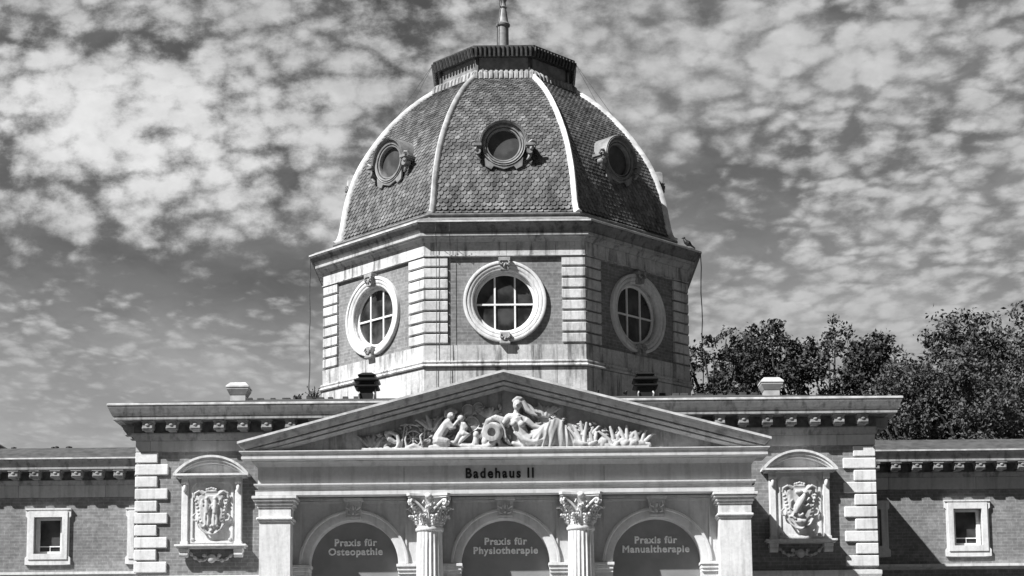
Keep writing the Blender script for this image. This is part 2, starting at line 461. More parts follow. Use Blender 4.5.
for i in range(2):                                         # returns on the sides
    for sg in (-1, 1):
        c = mod0.copy(); COL.objects.link(c); c.rotation_euler = (0, 0, -sg * -pi / 2 * 1.0 if False else (pi / 2 if sg > 0 else -pi / 2))
        c.location = (sg * (HW + 0.08), YM + 0.3 + i * 0.507, 8.19)

def quoins(sg, label):
    m = MB(); z = 7.775; k = 0
    while z > 1.1:
        w = 0.475 if k % 2 == 0 else 0.70; d = 0.70 if k % 2 == 0 else 0.475
        x0 = HW + 0.055
        if k != 10:
            m.box(*(sorted((sg * x0, sg * (x0 - w)))), YM - 0.055, YM - 0.055 + d, z - 0.228, z, 0.014)
        z -= 0.262; k += 1
    o = m.build('quoins', 'stone', BODY); tag(o, label)
quoins(-1, 'white quoin blocks on the left corner'); quoins(1, 'white quoin blocks on the right corner')

# roof of the main block, hidden from below save for its edge
m = MB()
m.add([(-7.95, 36.6, 8.83), (7.95, 36.6, 8.83), (7.95, 52.0, 8.83), (-7.95, 52.0, 8.83),
       (-5.4, 39.3, 9.41), (5.4, 39.3, 9.41), (5.4, 49, 9.41), (-5.4, 49, 9.41)],
      [(0, 1, 5, 4), (1, 2, 6, 5), (2, 3, 7, 6), (3, 0, 4, 7), (4, 5, 6, 7)])
roof = m.build('roof', 'roofing', BODY); tag(roof, 'low dark felt roof of the main block')
# ridge tiles and rubble lines along the roof edge
for i in range(46):
    m = MB()
    x = -6.2 + i * 0.27 + rnd.uniform(-.05, .05)
    if abs(x) < 3.0: continue
    m.box(x, x + 0.10 + rnd.random() * 0.1, 39.25, 39.4, 9.40, 9.43 + rnd.random() * 0.04)
    m.build('ridge_tile', 'roofing', roof)

# ---- vents on the roof
def vent(kind, x, y, z, label):
    e = empty('roof_vent', (x, y, z), BODY); tag(e, label)
    m = MB()
    if kind == 'dark':
        m.box(-0.19, 0.19, -0.19, 0.19, -0.1, 0.22); m.build('shaft', 'black', e)
        for zz, w in ((0.16, 0.25), (0.30, 0.26), (0.43, 0.18)):
            k = MB(); k.loft([[(-w, -w, zz), (w, -w, zz), (w, w, zz), (-w, w, zz)], [(-w - .03, -w - .03, zz + .03), (w + .03, -w - .03, zz + .03), (w + .03, w + .03, zz + .03), (-w - .03, w + .03, zz + .03)],
                              [(-w + .08, -w + .08, zz + .10), (w - .08, -w + .08, zz + .10), (w - .08, w - .08, zz + .10), (-w + .08, w - .08, zz + .10)]], True, True, True)
            k.build('louvre', 'black', e)
        k = MB(); k.box(-0.17, 0.17, -0.17, 0.17, 0.22, 0.45); k.build('core', 'black', e)
        for sx in (-.16, .16):
            k = MB(); k.tube([(sx, -.2, -.12), (sx * 1.1, -.24, 0.0), (sx, -.2, .05)], 0.02, 6); k.build('bracket', 'metal', e)
    else:
        m.loft([[(-w, -w, z0), (w, -w, z0), (w, w, z0), (-w, w, z0)] for w, z0 in ((0.17, -0.12), (0.17, 0.12), (0.18, 0.13), (0.24, 0.25), (0.24, 0.29))], True, True, True)
        m.build('shaft', 'zinc', e)
        k = MB(); k.loft([[(-w, -w, z0), (w, -w, z0), (w, w, z0), (-w, w, z0)] for w, z0 in ((0.255, 0.29), (0.255, 0.32), (0.17, 0.41))], True, True, True)
        k.build('lid', 'flashing', e)
    return e
vent('dark', -3.14, 38.9, 9.38, 'black louvred vent at the left foot of the tower')
vent('dark', 3.18, 38.9, 9.34, 'black louvred vent at the right foot of the tower')
vent('zinc', -5.95, 38.2, 9.14, 'pale zinc vent on the left of the roof')
vent('zinc', 5.93, 38.2, 9.14, 'pale zinc vent on the right of the roof')

# ---- heraldic panels
def heraldic(cx, label, which):
    e = empty('heraldic_panel', (cx, YM, 0), BODY); tag(e, label)
    m = MB()
    m.box(-0.62, 0.62, -0.10, 0.05, 5.76, 7.20)
    m.build('back_panel', 'stone', e)
    m = MB()
    for sg in (-1, 1):
        m.box(*sorted((sg * 0.64, sg * 0.50)), -0.17, -0.05, 5.76, 7.22, 0.012)
        m.box(*sorted((sg * 0.655, sg * 0.485)), -0.20, -0.05, 5.76, 5.83, 0.01)
    # inner moulding of the panel with cut corners
    o = [(-0.45, 5.80), (0.45, 5.80), (0.45, 7.02), (0.36, 7.12), (-0.36, 7.12), (-0.45, 7.02)]
    i = [(-0.405, 5.845), (0.405, 5.845), (0.405, 7.0), (0.335, 7.075), (-0.335, 7.075), (-0.405, 7.0)]
    m.poly([o, i], -0.135, -0.09)
    m.build('frame', 'stone', e)
    for sg in (-1, 1):
        b = MB(); b.M = Matrix.Translation((sg * 0.57, -0.19, 7.10)) @ Matrix.Rotation(pi / 2, 4, 'Y')
        b.lathe([(0.05, -0.07), (0.05, 0.07)], 14)
        b.M = Matrix.Identity(4); b.box(sg * 0.57 - 0.07, sg * 0.57 + 0.07, -0.22, -0.15, 7.10, 7.22, 0.01)
        b.ball((sg * 0.57, -0.19, 6.97), (0.045, 0.05, 0.10), 2)
        autosmooth(b.build('bracket', 'stone', e))
    # curved hood: a segmental arch over a shelf
    half, z0, zt = 0.80, 7.27, 7.66
    def seg(h, zb, zt_): r = (h * h + (zt_ - zb) ** 2) / (2 * (zt_ - zb)); a = math.asin(h / r); return [(r * sin(-a + 2 * a * k / 20), zt_ - r + r * cos(-a + 2 * a * k / 20)) for k in range(21)]
    h = MB()
    for hw, zb, ztt, ya, yb, thk in ((0.80, 7.27, 7.66, -0.34, 0.0, 0.045), (0.775, 7.27, 7.615, -0.30, 0.0, 0.06), (0.72, 7.27, 7.555, -0.25, 0.0, 0.05)):
        out = seg(hw, zb, ztt); inn = seg(hw - thk * 1.6, zb, ztt - thk)
        h.poly([out[::-1] + inn], ya, yb)
    h.poly([seg(0.66, 7.27, 7.50)[::-1]], -0.04, 0.0)
    h.box(-0.80, 0.80, -0.34, 0, 7.225, 7.268); h.box(-0.74, 0.74, -0.27, 0, 7.195, 7.224)
    h.build('hood', 'stone', e)
    s = MB(); s.box(-0.76, 0.76, -0.30, 0, 5.715, 5.758, 0.006); s.box(-0.72, 0.72, -0.25, 0, 5.68, 5.714)
    s.build('shelf', 'stone', e)
    for sg in (-1, 1):
        b = MB(); b.box(sg * 0.58 - 0.10, sg * 0.58 + 0.10, -0.22, 0, 5.60, 5.678, 0.01)
        b.M = Matrix.Translation((sg * 0.58, -0.14, 5.56)) @ Matrix.Rotation(pi / 2, 4, 'Y'); b.lathe([(0.075, -0.09), (0.075, 0.09)], 14)
        autosmooth(b.build('console', 'stone', e))
    gm = MB()
    for k in range(27):
        t = k / 26; x = -0.47 + 0.94 * t; zz = 5.60 - 0.13 * abs(sin(pi * t * 2)) - 0.05 * sin(pi * t)
        gm.ball((x, -0.06, zz), 0.035 + 0.018 * sin(k * 2.4), 1)
    gm.ball((0, -0.09, 5.47), (0.10, 0.07, 0.10), 2)
    gm.ball((-0.16, -0.07, 5.54), (0.06, 0.05, 0.05), 1); gm.ball((0.16, -0.07, 5.54), (0.06, 0.05, 0.05), 1)
    sculpt(gm, 'garland', 'relief', e, 0.014, 2)
    # shield with mantling
    sh = MB()
    half = [(0, 5.97), (0.10, 6.04), (0.22, 6.17), (0.29, 6.34), (0.30, 6.60), (0.27, 6.78), (0.33, 6.87), (0.20, 6.93), (0.10, 6.88)]
    pl = half + [(-x, z) for x, z in half[:0:-1]]
    sh.poly([pl], -0.19, -0.09)
    inner = [(x * 0.80, 6.45 + (z - 6.45) * 0.82) for x, z in pl]
    sh.poly([inner], -0.215, -0.10)
    for sg in (-1, 1):
        sh.tube([(sg * .16, -.2, 6.83), (sg * .26, -.22, 6.90), (sg * .35, -.2, 6.85), (sg * .36, -.18, 6.76)], 0.032, 8)
        for k in range(7):
            a = k / 6
            sh.ball((sg * (0.33 - 0.02 * k), -0.17, 6.70 - 0.075 * k), (0.05, 0.05, 0.032 + .01 * (k % 2)), 1, rot=sg * 0.6)
        sh.tube([(sg * .34, -.18, 6.42), (sg * .40, -.19, 6.36), (sg * .37, -.18, 6.28), (sg * .30, -.18, 6.27)], 0.026, 8)
        sh.tube([(sg * .27, -.18, 6.2), (sg * .2, -.2, 6.08), (sg * .1, -.2, 6.0), (0, -.2, 5.98)], 0.024, 8)
    # crown above
    for k in range(5): sh.ball((-.10 + .05 * k, -0.19, 6.94 + 0.03 * (1 - abs(k - 2) / 2)), 0.032, 1)
    sh.tube([(-.12, -.18, 6.9), (.12, -.18, 6.9)], 0.03, 8)
    if which == 0:                                     # standing figures on the shield
        for dx, s in ((-0.09, 1), (0.09, -1)):
            sh.ball((dx, -.24, 6.74), 0.04, 2)
            sh.tube([(dx, -.235, 6.70), (dx, -.235, 6.55), (dx + .01 * s, -.235, 6.42)], [0.035, 0.055, 0.045], 8)
            sh.tube([(dx - .02, -.235, 6.44), (dx - .03, -.23, 6.30), (dx - .02, -.23, 6.17)], 0.024, 8)
            sh.tube([(dx + .02, -.235, 6.44), (dx + .04, -.23, 6.30), (dx + .03, -.23, 6.17)], 0.024, 8)
            sh.tube([(dx, -.24, 6.66), (dx - .08 * s, -.24, 6.60), (dx - .10 * s, -.24, 6.72)], 0.02, 8)
            sh.tube([(dx, -.24, 6.66), (dx + .08 * s, -.24, 6.58), (dx + .05 * s, -.25, 6.50)], 0.02, 8)
        for k in range(5): sh.ball((-.14 + .07 * k, -.22, 6.15 + .02 * (k % 2)), 0.035, 1)
        sh.ball((0, -.22, 6.05), 0.04, 1)
    else:                                              # climbing beast on the shield
        sh.tube([(-.12, -.235, 6.30), (-.05, -.245, 6.45), (.04, -.245, 6.60), (.09, -.24, 6.70)], [0.05, 0.075, 0.07, 0.05], 10)
        sh.ball((.12, -.25, 6.75), (0.06, 0.05, 0.045), 2, rot=0.3)
        sh.ball((-.02, -.25, 6.76), (0.08, 0.05, 0.05), 2)
        sh.tube([(.06, -.24, 6.60), (.15, -.24, 6.58), (.20, -.24, 6.64)], 0.025, 8)
        sh.tube([(.02, -.24, 6.52), (.12, -.24, 6.46), (.18, -.24, 6.50)], 0.025, 8)
        sh.tube([(-.10, -.24, 6.34), (-.02, -.24, 6.25), (.06, -.24, 6.30)], 0.032, 8)
        sh.tube([(-.12, -.24, 6.34), (-.17, -.24, 6.24), (-.10, -.24, 6.18)], 0.028, 8)
        sh.tube([(-.13, -.24, 6.36), (-.21, -.24, 6.42), (-.2, -.24, 6.55), (-.15, -.24, 6.6)], 0.018, 8)
        sh.ball((0, -.225, 6.14), (0.13, 0.03, 0.05), 2)
    sculpt(sh, 'shield', 'relief', e, 0.011, 1)
    for sg in (-1, 1):
        r = MB(); r.ball((sg * 0.40, -0.13, 5.87), (0.045, 0.03, 0.045), 2); r.build('rosette', 'relief', e, True)
    return e
heraldic(-6.25, 'carved heraldic panel with two standing figures left of the portico', 0)
heraldic(6.25, 'carved heraldic panel with a climbing beast right of the portico', 1)

# ---- wings
YW = 41.6
def wing(sg):
    xa, xb = sorted((sg * 7.7, sg * 24.0)); side = 'left' if sg < 0 else 'right'
    cxs = [sg * (11.06 + 2.415 * k) for k in (-1, 0, 1, 2, 3, 4)]
    m = MB()
    loop = [(xa, 0), (xb, 0), (xb, 7.6), (xa, 7.6)]
    holes = [[(c - .34, 6.13), (c + .34, 6.13), (c + .34, 7.02), (c - .34, 7.02)] for c in cxs]
    m.poly([loop] + holes, YW, YW + 0.35)
    m.box(xa, xb, YW + 0.6, 50, 0, 7.6)
    w = m.build('wing_wall', 'brick', BODY); tag(w, 'brown brick wall of the %s wing' % side)
    m = MB(); m.rect([(0.02, 7.50), (0.04, 7.50), (0.04, 7.79), (0.07, 7.80), (0.12, 7.89), (0.12, 7.91), (0.07, 7.91), (0.07, 8.12),
                      (0.48, 8.12), (0.48, 8.17), (0.45, 8.175), (0.46, 8.20), (0.52, 8.30), (0.56, 8.34), (0.56, 8.385), (0.5, 8.39)], xa, xb, YW, 50)
    c = m.build('cornice', 'cornice', BODY); tag(c, 'bracketed cornice of the %s wing' % side)
    m = MB(); m.rect([(0.042, 7.503), (0.047, 7.503), (0.047, 7.785), (0.042, 7.785)], xa, xb, YW, 50); m.build('frieze', 'ashlar', BODY)
    m = MB(); m.rect([(0.553, 8.355), (0.572, 8.355), (0.572, 8.39), (0.50, 8.40)], xa, xb, YW, 50); m.build('gutter', 'flashing', BODY)
    m = MB(); m.rect([(0.072, 7.912), (0.076, 7.912), (0.076, 8.117), (0.072, 8.117)], xa, xb, YW, 50); m.build('painted_recess_shade', 'painted_shade', c)  # shade behind the wing brackets, painted as a dark strip
    m0 = modillion(c, 0.395, 0.20); x = sg * 8.30; m0.location = (x, YW - 0.07, 7.915)
    for k in range(1, 28):
        d = m0.copy(); COL.objects.link(d); d.location.x = x + sg * 0.505 * k
    m = MB(); m.add([(xa, YW - 0.5, 8.39), (xb, YW - 0.5, 8.39), (xb, YW + 0.6, 8.82), (xa, YW + 0.6, 8.82), (xb, 50, 8.9), (xa, 50, 8.9)], [(0, 1, 2, 3), (3, 2, 4, 5)])
    r = m.build('roof', 'roofing', BODY); tag(r, 'dark roof edge of the %s wing' % side)
    q = random.Random(3 + sg)
    for k in range(9):
        x = sg * (8.5 + q.random() * 6); b = MB(); b.ball((x, YW + 0.62, 8.83), (0.05 + .05 * q.random(), .05, 0.03 + 0.02 * q.random()), 1); b.build('moss_tuft', 'leaf', r)
    m = MB(); m.rect([(0.0, 5.56), (0.06, 5.56), (0.20, 5.62), (0.20, 5.68), (0.0, 5.70)], xa, xb, YW, 50); m.build('string_course', 'stone', BODY)
    # windows
    for i, c in enumerate(cxs):
        e = empty('wing_window', (c, YW, 6.565), BODY)
        if i == 0: f0 = e
        if i: continue
        f = MB()
        o = [(-.545, -.69), (-.545, -.53), (-.505, -.49), (-.505, .44), (-.545, .48), (-.545, .66), (.545, .66), (.545, .48), (.505, .44), (.505, -.49), (.545, -.53), (.545, -.69), (.38, -.70), (-.38, -.70)]
        f.poly([o[::-1], [(-.40, -.49), (.40, -.49), (.40, .505), (-.40, .505)]], -0.07, 0.02)
        f.poly([[(-.47, -.57), (.47, -.57), (.47, .60), (-.47, .60)], [(-.34, -.435), (.34, -.435), (.34, .455), (-.34, .455)]], -0.095, 0.02)
        f.box(-0.55, 0.55, -0.095, 0, 0.632, 0.667)
        f.build('surround', 'stone', e)
        f = MB(); f.poly([[(-.34, -.435), (.34, -.435), (.34, .455), (-.34, .455)], [(-.25, -.36), (.25, -.36), (.25, .40), (-.25, .40)]], 0.12, 0.20)
        f.box(-0.345, 0.345, 0.0, 0.12, -0.46, -0.436)
        f.build('frame', 'white', e)
        f = MB(); f.box(-.25, .25, .15, .17, -.25, -.225); f.box(-.006, .006, .152, .168, -.36, -.25); f.build('glazing_bar', 'white', e)
        f = MB(); f.box(-.34, .34, 0.18, 0.20, -.435, .455); f.build('pane', 'glass', e)
    ws = [o for o in BODY.children if o.name.startswith('wing_window') and not o.children]
    for o in ws:
        for ch in f0.children:
            d = ch.copy(); COL.objects.link(d); d.parent = o
    return
wing(-1); wing(1)

# ---- portico
YE = 35.0
P = BODY
HWp = 5.02
# arch wall
def arch_loop():
    pts = [(-4.75, 0.6)]
    for c in (-3.11, 0.0, 3.11):
        pts += [(c - 0.91, 0.6)] + arc(c, 5.2, 0.91, pi, 0, 28) + [(c + 0.91, 0.6)]
    pts += [(4.75, 0.6), (4.75, 6.58), (-4.75, 6.58)]
    return pts
m = MB(); m.poly([arch_loop()], 35.5, 35.86)
aw = m.build('arcade_wall', 'wall_stone', P); tag(aw, 'smooth stone wall with three round arches')
for c, lab, words, col in ((-3.11, 'left', 'Praxis für\nOsteopathie', 0), (0, 'middle', 'Praxis für\nPhysiotherapie', 0), (3.11, 'right', 'Praxis für\nManualtherapie', 0)):
    e = empty('archway', (c, 35.5, 5.2), P); tag(e, lab + ' round archway of the portico')
    a = MB(); a.ylathe([(0.912, 0.0), (0.912, -0.035), (0.95, -0.05), (1.06, -0.05), (1.075, -0.075), (1.115, -0.075), (1.13, -0.05), (1.13, 0.0)], 40, 0, 0, 0.0, pi)
    autosmooth(a.build('archivolt', 'wall_stone', e), 50)
    k = MB(); k.poly([[(-0.14, 0.90), (0.14, 0.90), (0.18, 1.36), (-0.18, 1.36)]], -0.17, 0.0)
    k.box(-0.20, 0.20, -0.20, 0, 1.28, 1.345, 0.008); k.box(-0.155, 0.155, -0.19, 0, 0.93, 0.97, 0.006)
    for sg in (-1, 1):
        k.tube([(sg * .11, -.17, 1.24), (sg * .13, -.19, 1.15), (sg * .07, -.19, 1.10), (sg * .05, -.18, 1.17)], 0.022, 7)
        k.tube([(sg * .10, -.17, 1.08), (sg * .11, -.19, 1.02), (sg * .05, -.19, 1.0)], 0.018, 7)
    k.ball((0, -.18, 1.15), (0.035, 0.03, 0.06), 2); k.ball((0, -.18, 1.03), (0.03, 0.03, 0.04), 2)
    autosmooth(k.build('keystone', 'wall_stone', e), 40)
    # sign panel with its lettering
    q = MB(); q.poly([[(-0.92, -4.6)] + [(0.92, -4.6)] + arc(0, 0, 0.92, 0, pi, 28)], 0.345, 0.40)
    s = q.build('sign_panel', 'panel', P); s.location = (c, 35.5, 5.2); tag(s, 'grey arched sign panel reading ' + words.replace('\n', ' '))
    t = text('lettering', words, 0.20, (0, 0.338, 0.42), 'letter', s, 0.008, 0.002, 1.0, 1.12)
    q = MB()
    for sg in (-1, 1):
        q.box(sg * 0.44 - 0.40, sg * 0.44 + 0.40, 0.30, 0.34, -4.5, -0.75)
    q.build('door_leaf', 'panel', e)
# imposts on the piers
for x0, x1 in ((-4.45, -4.02), (-2.20, -0.91), (0.91, 2.20), (4.02, 4.45)):
    m = MB()
    m.box(x0 - 0.03, x1 + 0.03, 35.40, 35.9, 5.13, 5.19, 0.006); m.box(x0 - 0.01, x1 + 0.01, 35.43, 35.88, 5.05, 5.128, 0.01); m.box(x0 - 0.001, x1 + 0.001, 35.46, 35.87, 4.99, 5.048)
    m.build('impost', 'stone', P)
# bay mouldings beneath the architrave
m = MB()
for x0, x1 in ((-4.22, -2.02), (-1.08, 1.08), (2.02, 4.22)):
    m = MB()
    m.box(x0, x1, 35.455, 35.5, 6.45, 6.50); m.box(x0 + .0, x0 + .035, 35.47, 35.5, 5.2, 6.45); m.box(x1 - .035, x1, 35.47, 35.5, 5.2, 6.45)
    m.box(x0, x1, 35.40, 35.5, 6.51, 6.56)
    m.build('bay_moulding', 'wall_stone', P)

# pilasters
def pilaster(sg):
    cx = sg * 4.67; e = empty('pilaster', (cx, YE, 0), P); tag(e, ('left' if sg < 0 else 'right') + ' flat white corner pilaster')
    m = MB(); m.box(-0.315, 0.315, 0.0, 0.9, 1.2, 6.03); m.build('shaft', 'stone', e)
    m = MB()
    for w, z0, z1, c in ((0.345, 6.03, 6.06, .008), (0.375, 6.06, 6.12, .02), (0.33, 6.12, 6.31, .004), (0.355, 6.31, 6.36, .008), (0.39, 6.36, 6.43, .02), (0.43, 6.43, 6.49, .02), (0.455, 6.49, 6.545, .006)):
        m.box(-w, w, -(w - 0.315), 0.9, z0, z1, c)
    m.build('capital', 'stone', e)
    m = MB(); m.box(-0.42, 0.42, -0.1, 0.9, 0.6, 1.0, .01); m.box(-0.37, 0.37, -0.05, 0.9, 1.0, 1.2, .03); m.build('base', 'stone', e)
pilaster(-1); pilaster(1)

# columns with leafy capitals
def column():
    e = empty('column', (-1.545, 35.32, 0), P)
    m = MB(); N = 20; K = 6; rings = []
    for i in range(25):
        t = i / 24; z = 1.35 + (5.82 - 1.35) * t; R = 0.305 - 0.045 * t ** 1.5
        ring = []
        for k in range(N * K):
            a = 2 * pi * k / (N * K) + pi / N; u = (k % K) / K
            d = 0.0 if u < 0.10 or u > 0.90 else 0.034 * sin(pi * (u - 0.10) / 0.80)
            if i == 24 or i == 0: d = 0
            ring.append(((R - d) * cos(a), (R - d) * sin(a), z))
        rings.append(ring)
    m.loft(rings, True, True, True); autosmooth(m.build('shaft', 'stone', e), 50)
    m = MB(); m.lathe([(0.26, 5.82), (0.285, 5.84), (0.29, 5.87), (0.285, 5.90), (0.262, 5.905), (0.262, 5.93), (0.275, 5.95), (0.262, 5.965), (0.26, 6.0), (0.265, 6.2), (0.30, 6.38), (0.36, 6.50)], 32)
    # abacus with concave sides
    ab = []
    for k in range(4):
        a = pi / 4 + k * pi / 2
        c0 = Vector((cos(a), sin(a))) * 0.585; tdir = Vector((-sin(a), cos(a)))
        ab.append(c0 - tdir * 0.045); ab.append(c0 + tdir * 0.045)
        nxt = Vector((cos(a + pi / 2), sin(a + pi / 2))) * 0.585 - Vector((-sin(a + pi / 2), cos(a + pi / 2))) * 0.045
        p0 = ab[-1]; mid = (p0 + nxt) / 2; inw = -mid.normalized()
        for t in (0.2, 0.4, 0.6, 0.8): ab.append(p0.lerp(nxt, t) + inw * 0.085 * sin(pi * t))
    for z0, z1, s in ((6.495, 6.53, 0.95), (6.53, 6.575, 1.0)):
        m.loft([[(p.x * s, p.y * s, z) for p in ab] for z in (z0, z1)], True, True, True)
    # acanthus leaves in two tiers
    def leaf(a, r0, z0, h, w, out):
        d = Vector((cos(a), sin(a), 0)); t = Vector((-sin(a), cos(a), 0))
        prof = [(0.0, 0.0), (0.01, 0.35), (0.03, 0.65), (0.07, 0.90), (0.12, 1.0), (0.155, 0.93), (0.16, 0.82)]
        rings = []
        for i, (o, zz) in enumerate(prof):
            s = i / (len(prof) - 1); ww = w * (0.75 + 0.45 * sin(pi * min(1, s * 1.1))) * (1.0 if s < 0.75 else 1.0 - (s - 0.75) * 2.0) * (0.8 + 0.2 * (i % 2) + 0.1)
            c = d * (r0 + o * out) + Vector((0, 0, z0 + zz * h))
            rings.append([c - t * ww + d * -0.012, c - t * ww * 0.5 + d * 0.012, c + d * 0.028, c + t * ww * 0.5 + d * 0.012, c + t * ww + d * -0.012,
                          c + t * ww * 0.9 - d * 0.03, c - t * ww * 0.9 - d * 0.03])
        m.loft(rings, True, True, True)
    def lobes(a, r0, z0, h, w, out):
        d = Vector((cos(a), sin(a), 0)); t = Vector((-sin(a), cos(a), 0))
        for sgn in (-1, 1):
            for zz, ww, o in ((0.25, 0.9, .03), (0.55, 1.05, .05), (0.82, .8, .09)):
                m.ball(d * (r0 + o * out + .012) + t * sgn * w * ww + Vector((0, 0, z0 + zz * h)), (0.026, 0.026, 0.030), 1)
        m.tube([d * (r0 + .03) + Vector((0, 0, z0)), d * (r0 + .045 + .03 * out) + Vector((0, 0, z0 + .6 * h)), d * (r0 + .05 + .12 * out) + Vector((0, 0, z0 + h))], 0.012, 5)
        m.ball(d * (r0 + .16 * out + .02) + Vector((0, 0, z0 + .9 * h)), (0.035, 0.035, 0.028), 1)
    for k in range(8):
        A_ = (2 * pi * k / 8 + pi / 8, 0.262, 5.965, 0.19, 0.058, 0.9); leaf(*A_); lobes(*A_)
        A_ = (2 * pi * k / 8, 0.268, 6.08, 0.25, 0.060, 1.15); leaf(*A_); lobes(*A_)
    # volutes at the four corners, flowers between
    for k in range(4):
        a = pi / 4 + k * pi / 2; d = Vector((cos(a), sin(a), 0)); t = Vector((-sin(a), cos(a), 0))
        for s in (-1, 1):
            pts = []
            for i in range(15):
                q = i / 14
                if q < 0.45: u = q / 0.45; p = d * (0.27 + 0.21 * u) + t * s * (0.12 * (1 - u) + 0.035) + Vector((0, 0, 6.22 + 0.24 * u ** 0.8))
                else:
                    u = (q - 0.45) / 0.55; an = pi / 2 - u * 2 * pi * 1.1; rr = 0.065 * (1 - 0.6 * u)
                    p = d * (0.485 + rr * cos(an)) + t * s * 0.035 + Vector((0, 0, 6.40 + rr * sin(an)))
                pts.append(p)
            m.tube(pts, 0.026, 7)
        m.ball(d * 0.49 + Vector((0, 0, 6.40)), 0.035, 1)
    for k in range(4):
        a = k * pi / 2; d = Vector((cos(a), sin(a), 0)); m.ball(d * 0.375 + Vector((0, 0, 6.52)), (0.07, 0.07, 0.065), 2)
        t = Vector((-sin(a), cos(a), 0))
        for s in (-1, 1):
            m.tube([d * 0.30 + t * s * 0.02 + Vector((0, 0, 6.25)), d * 0.33 + t * s * 0.05 + Vector((0, 0, 6.38)), d * 0.35 + t * s * 0.10 + Vector((0, 0, 6.43)), d * 0.36 + t * s * 0.12 + Vector((0, 0, 6.37))], 0.02, 6)
    autosmooth(m.build('capital', 'stone', e), 45)
    m = MB(); m.lathe([(0.36, 1.12), (0.385, 1.16), (0.36, 1.2), (0.33, 1.24), (0.345, 1.29), (0.31, 1.33), (0.305, 1.35)], 32); m.box(-.4, .4, -.4, .4, 0.6, 1.12, .01)
    autosmooth(m.build('base', 'stone', e))
    return e
c1 = column(); tag(c1, 'fluted Corinthian column left of the middle arch')
copy_tree(c1, BODY, (1.545, 35.32, 0), label='fluted Corinthian column right of the middle arch')

# entablature
m = MB()
m.rect([(0.0, 6.565), (0.045, 6.565), (0.045, 6.66), (0.06, 6.67), (0.0, 6.675), (0.0, 6.73), (0.02, 6.735), (0.075, 6.77), (0.075, 6.80), (0.0, 6.805), (0.0, 7.15),
        (0.03, 7.15), (0.05, 7.18), (0.09, 7.23), (0.11, 7.24), (0.11, 7.26), (0.30, 7.275), (0.30, 7.325), (0.28, 7.33), (0.29, 7.37), (0.34, 7.415), (0.34, 7.435), (0.0, 7.46)], -HWp, HWp, YE, 35.25)
ent = m.build('entablature', 'wall_stone', P); tag(ent, 'long stone beam over the columns carrying dark letters')
text('lettering', 'Badehaus', 0.285, (-0.235, YE - 0.008, 6.89), 'black', ent, 0.009, 0.004, 0.84, 1.27)
text('lettering', 'II', 0.285, (0.53, YE - 0.008, 6.89), 'black', ent, 0.009, 0.004, 0.84, 1.27)
for x in (-2.05, 2.02):
    j = MB(); j.box(x, x + 0.008, YE - 0.003, YE + 0.1, 6.81, 7.12); j.build('joint', 'black', ent)
# body of the portico behind
m = MB()
for sg in (-1, 1):
    m.box(*sorted((sg * 4.985, sg * 4.40)), 35.9, 37.2, 0.0, 6.6)
    m.box(*sorted((sg * 4.985, sg * 4.40)), 35.45, 35.9, 0.0, 6.6)
m.build('portico_side', 'wall_stone', P)
m = MB(); m.box(-4.98, 4.98, 35.59, 36.79, 6.56, 6.80); m.box(-5.16, 5.16, 35.60, 36.785, 6.802, 6.88)
m.build('portico_roof', 'roofing', P)
m = MB(); m.box(-5.4, 5.4, 33.6, 36.9, 0, 0.6, .01); m.box(-5.8, 5.8, 33.2, 36.9, 0, 0.4, .01); m.box(-6.2, 6.2, 32.8, 36.9, 0, 0.2, .01); m.build('steps', 'stone', P)

# pediment
ZA = 9.04; SL = 1.435 / 5.42
def rake(prof, name, mat, parent, yback=35.62):
    m = MB(); rings = []
    for p, t in prof:
        e = HWp + p
        z = lambda x: ZA - t - SL * abs(x)
        rings.append([(-e, yback, z(e)), (-e, YE - p, z(e)), (0, YE - p, ZA - t), (e, YE - p, z(e)), (e, yback, z(e))])
    m.loft(rings, False); 
    n = len(rings)
    m.loft([rings[-1], rings[0]], False)
    return m.build(name, mat, parent)
ped = empty('pediment', (0, 0, 0), P); tag(ped, 'low triangular gable with carved reclining woman')
rake([(0.0, 0.0), (0.36, 0.0), (0.36, 0.05), (0.34, 0.055), (0.31, 0.10), (0.25, 0.165), (0.23, 0.17), (0.18, 0.172), (0.18, 0.19), (0.22, 0.192), (0.22, 0.21), (0.13, 0.255), (0.09, 0.257), (0.09, 0.275), (0.12, 0.277), (0.12, 0.29), (0.06, 0.335), (0.05, 0.345), (0.0, 0.345)], 'raking_cornice', 'rake', ped)
rake([(0.30, -0.012), (0.375, -0.012), (0.375, 0.036), (0.30, 0.036)], 'flashing', 'flashing', ped)
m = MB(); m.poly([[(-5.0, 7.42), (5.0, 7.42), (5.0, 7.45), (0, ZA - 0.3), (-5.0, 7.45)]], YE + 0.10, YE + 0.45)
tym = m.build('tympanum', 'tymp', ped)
# plinth ledge the carving sits on
m = MB(); m.box(-2.90, 2.95, YE - 0.16, YE + 0.1, 7.437, 7.50, 0.015); m.build('ledge', 'relief', ped)

def T(px, py, y=0.0):                     # carving laid out on a metric grid 2 cm to the unit, origin under the apex
    return ((px - 503.5) / 49.7, YE + 0.10 - y, 7.475 + (446 - py) / 49.7)
def tb(m, pts, rs, y=0.08):
    s = 1 / 49.7
    m.tube([T(p[0], p[1], p[2] if len(p) > 2 else y) for p in pts], [r * s for r in rs] if isinstance(rs, (list, tuple)) else rs * s, 9)
    for i in (0, -1):
        p = pts[i]; r = (rs[i] if isinstance(rs, (list, tuple)) else rs) * s
        m.ball(T(p[0], p[1], p[2] if len(p) > 2 else y), r, 1)
def bl(m, p, r, y=0.08, rot=None, d=None):
    s = 1 / 49.7; r = r if hasattr(r, '__len__') else (r, r)
    m.ball(T(p[0], p[1], y), (r[0] * s, (d or min(r)) * s, r[1] * s), 2, rot)
